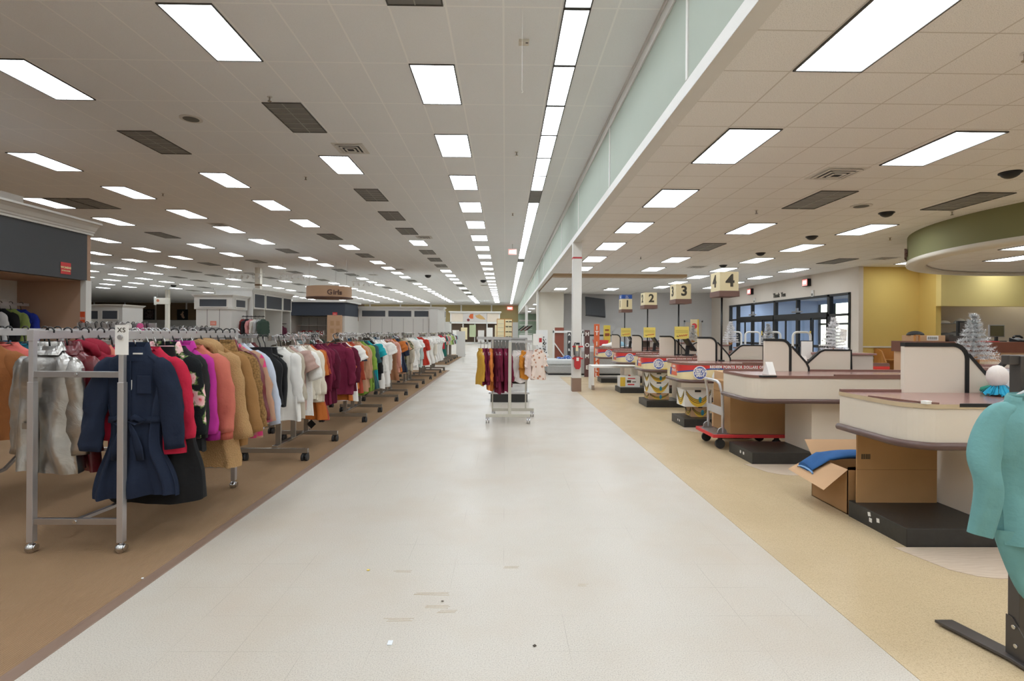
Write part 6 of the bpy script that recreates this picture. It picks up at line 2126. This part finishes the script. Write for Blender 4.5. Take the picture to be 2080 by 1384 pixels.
def back_of_store():
    # kids racks on the far carpet
    g = 'children clothes on the far racks'
    data = [(23.6, [('#b3323a', 'red vest', .62), ('#2f6f66', 'green jersey with white lettering', .95)]), (24.6, [('#d9b0aa', 'pink patterned baby set', .4), ('#c98a86', 'coral baby set', .45), ('#b8c6cc', 'pale blue baby set', .45)]), (26.2, [('#c3d08c', 'lime jacket', .5), ('#b9c77a', 'lime green jacket', .5), ('#7f9a5c', 'green jacket', .5), ('#dcdcd6', 'white jacket', .5)]), (28.0, [('#d8d3cc', 'white top', .5), ('#6b3048', 'plum skirt set', .5), ('#9cc0c4', 'aqua top', .5)])]
    for i, (y, L) in enumerate(data):
        rack_bronze(-2.95, y, 'rolling rack of children clothes on the far carpet, %s from the cross aisle' % nth(i + 1), group='rolling racks on the far carpet')
        for j, (c, nm, ln) in enumerate(L):
            o = garment_on('clear', 'child_top', '%s on the %s far children rack' % (nm, nth(i + 1)), 'top', -2.88 + .03 * j, y - .1 + j * .35, 1.40, R.uniform(.1, .5), cloth(c), g, hl='clear hanger of the %s on the %s far rack' % (nm, nth(i + 1)), L=ln, sh=.18, bust=.22, hem=.24, sl=.2, splay=.1, seed=sd(), nu=28, nv=14)
            if 'jersey' in nm:
                text('letters', 'TEAM\n 22', .14, M['paper'], o, (0, -.075, -.45), FR, .001, bold=.004)
    t = thing('end_panel', 'plain white end panel past the children racks', 'panel', (-2.75, 30.0, 0))
    MB().box((0, 0, 0), (.5, .06, 1.45)).build('panel', M['white'], t)
    # cabinet with a food picture
    t = thing('display_cabinet', 'white crowned cabinet with a food picture in front of the far wall', 'display unit', (-6.2, 60, 0))
    W = 5.6
    m = MB().box((0, 0, 0), (W, 1.2, .2)).box((0, 0, 0), (.12, 1.2, 3.6)).box((W - .12, 0, 0), (W, 1.2, 3.6)).box((0, 1.1, 0), (W, 1.2, 3.6)).box((1.4, 0, 0), (1.5, 1.2, 2.4)).box((4.1, 0, 0), (4.2, 1.2, 2.4)).box((2.72, 0, 0), (2.8, 1.2, 2.4)).box((0, 0, 2.3), (W, 1.2, 2.5))
    m.build('carcass', M['white'], t)
    MB().box((.1, 1.0, .2), (W - .1, 1.1, 2.3)).build('back_board', M['soffit_b'], t)
    MB().box((-.05, -.1, 3.45), (W + .05, 1.25, 3.55)).box((-.15, -.2, 3.55), (W + .15, 1.3, 3.68)).build('crown', M['trim'], t)
    MB().box((.1, -.02, 2.5), (1.45, .05, 3.45)).build('wood_panel', M['cream_w'], t)
    MB().box((4.15, -.02, 2.5), (W - .1, .05, 3.45)).build('wood_panel', M['cream_w'], t)
    p = MB().box((1.48, -.04, 2.45), (4.12, -.0, 3.47)).build('picture', mat('#cfcac6', .6), t)
    MB().prism([(2.1, 3.05), (2.25, 3.35), (2.6, 3.4), (2.6, 2.85), (2.3, 2.85)], -.06, -.04, 0, 'xz').build('orange_shape', mat('#d2642f', .6), p)
    MB().prism([(2.8, 3.2), (3.3, 3.35), (3.7, 3.1), (4.0, 2.75), (3.4, 2.8), (3.0, 2.95)], -.06, -.04, 0, 'xz').build('golden_shape', mat('#c9a468', .6), p)
    MB().cyl((2.05, -.05, 2.7), .16, .02, 16, 0, 'y').build('berry_shape', mat('#7a3038', .6), p)
    for j in range(6):
        o = thing('stacked_goods', '%s pale boxed item from the left on the shelves of the far cabinet' % nth(j + 1), 'box', (-5.9 + .95 * j, 59.7, 1.1 + .3 * (j % 3)), 0, 'boxed goods by the far cabinet')
        MB().box((0, 0, -.9), (.7, .3, .45)).build('box', [M['paper'], M['cream'], cloth('#b9c4a0'), M['w_white']][j % 4], o)
    # sunglasses tower
    t = thing('eyewear_stand', 'square wood stand of sunglasses before the far wall', 'display stand', (-.1, 38, 0))
    MB().box((-.5, 0, 0), (.62, .8, 2.35)).build('body', M['oak'], t)
    MB().box((-.46, -.02, .5), (.02, 0, 2.3)).box((.1, -.02, .5), (.58, 0, 2.3)).build('card_face', M['cream'], t)
    for i in range(4):
        for j in range(2):
            z = 2.15 - i * .36
            x = .23 + j * .24
            m = MB().ball((x - .05, -.04, z), .05, 10, 0, (1, .3, .8)).ball((x + .05, -.04, z), .05, 10, 0, (1, .3, .8)).bar((x - .03, -.05, z + .02), (x + .03, -.05, z + .02), .01, .01)
            q = m.build('sunglasses', M['plastic_k'], None, (-.1, 38, 0))
            tag(q, 'dark sunglasses on the square wood stand, %s row from the top, %s column' % (nth(i + 1), nth(j + 1)), 'sunglasses', 'sunglasses on the wood stand')
    m = MB()
    for i in range(6):
        m.box((-.44, -.035, .6 + i * .28), (0, -.02, .615 + i * .28))
    m.build('card_rail', M['steel'], t)


def small_litter():
    def at(px, py):
        un = (py - 673 - .0065 * (px - 1026))
        D = 1080 * CAMH / un
        return ((px - 1040 + .0065 * (py - 673)) / 1080 * D + D * .013, D)
    for i, (px, py, sx, sy, c, lab) in enumerate(((793, 1306, .022, .03, '#dfe3ea', 'scrap of white paper on the pale aisle floor'), (1086, 1314, .014, .012, '#3a3027', 'dark speck on the pale aisle floor'), (749, 1158, .016, .016, '#e0c860', 'scrap of yellow paper on the pale aisle floor'), (296, 1175, .02, .012, '#e6e6e6', 'white paper scrap at the carpet edge'), (899, 1222, .012, .01, '#4a4036', 'small brown crumb in the aisle'))):
        x, y = at(px, py)
        o = MB().cbox((x, y, .004 if px > 400 else .013), (sx, sy, .002), rz=i * .7, rx=.1).build('paper_scrap' if i in (0, 2, 3) else 'crumb', mat(c, .8, var=0))
        tag(o, lab, 'litter')
    # scuff marks worn into the vinyl
    m = MB()
    for px, py, w in ((818, 1160, .11), (1040, 1153, .1), (880, 1206, .2), (890, 1232, .14), (810, 1258, .16), (1185, 1190, .06), (910, 1242, .12)):
        x, y = at(px, py)
        for j in range(3):
            m.cbox((x + R.uniform(-.01, .01), y + (j - 1) * .012, .0004), (w * R.uniform(.7, 1), .004, .0006), rz=R.uniform(-.05, .05))
    o = m.build('floor_scuff', mat('#b7a892', .7))
    tag(o, 'faint brown scuff marks on the aisle floor', 'scuff marks', None, 'stuff')


M['soffit_b'] = mat('#8d7766', .7)
M['cream_w'] = mat('#dccfbe', .6, var=.1, scale=2)
for _k in range(6):
    lane(_k)
lane_goods()
service_corner()
teal_stand()
aisle_middle()
checkout_far()
back_of_store()
small_litter()
# lettering becomes plain mesh
bpy.context.view_layer.update()
_dg = bpy.context.evaluated_depsgraph_get()
for o in [o for o in COL.objects if o.type == 'FONT']:
    me = bpy.data.meshes.new_from_object(o.evaluated_get(_dg))
    nm, par, mw = o.name, o.parent, (o.location.copy(), o.rotation_euler.copy(), o.scale.copy())
    props = {k: o[k] for k in o.keys() if k in ('label', 'kind')}
    bpy.data.objects.remove(o)
    q = bpy.data.objects.new(nm, me)
    COL.objects.link(q)
    q.parent = par
    q.location, q.rotation_euler, q.scale = mw
    for k, v in props.items():
        q[k] = v

# ------------------------------------------------------------------ daylight outside and rendering look
wd = bpy.data.worlds.new('world')
SC.world = wd
wd.use_nodes = True
nt = wd.node_tree
bg = nt.nodes['Background']
sky = nt.nodes.new('ShaderNodeTexSky')
sky.sky_type = 'NISHITA'
sky.sun_disc = False
sky.sun_elevation = math.radians(28)
sky.sun_rotation = math.radians(200)
nt.links.new(sky.outputs[0], bg.inputs['Color'])
bg.inputs['Strength'].default_value = .8
SC.view_settings.view_transform = 'Standard'
SC.view_settings.look = 'None'
SC.view_settings.exposure = 0.0
SC.view_settings.gamma = 1
SC.view_settings.use_curve_mapping = False
SC.cycles.max_bounces = 8
SC.cycles.diffuse_bounces = 8
SC.cycles.glossy_bounces = 3
SC.cycles.transparent_max_bounces = 12
SC.cycles.sample_clamp_indirect = 12
SC.cycles.use_denoising = True
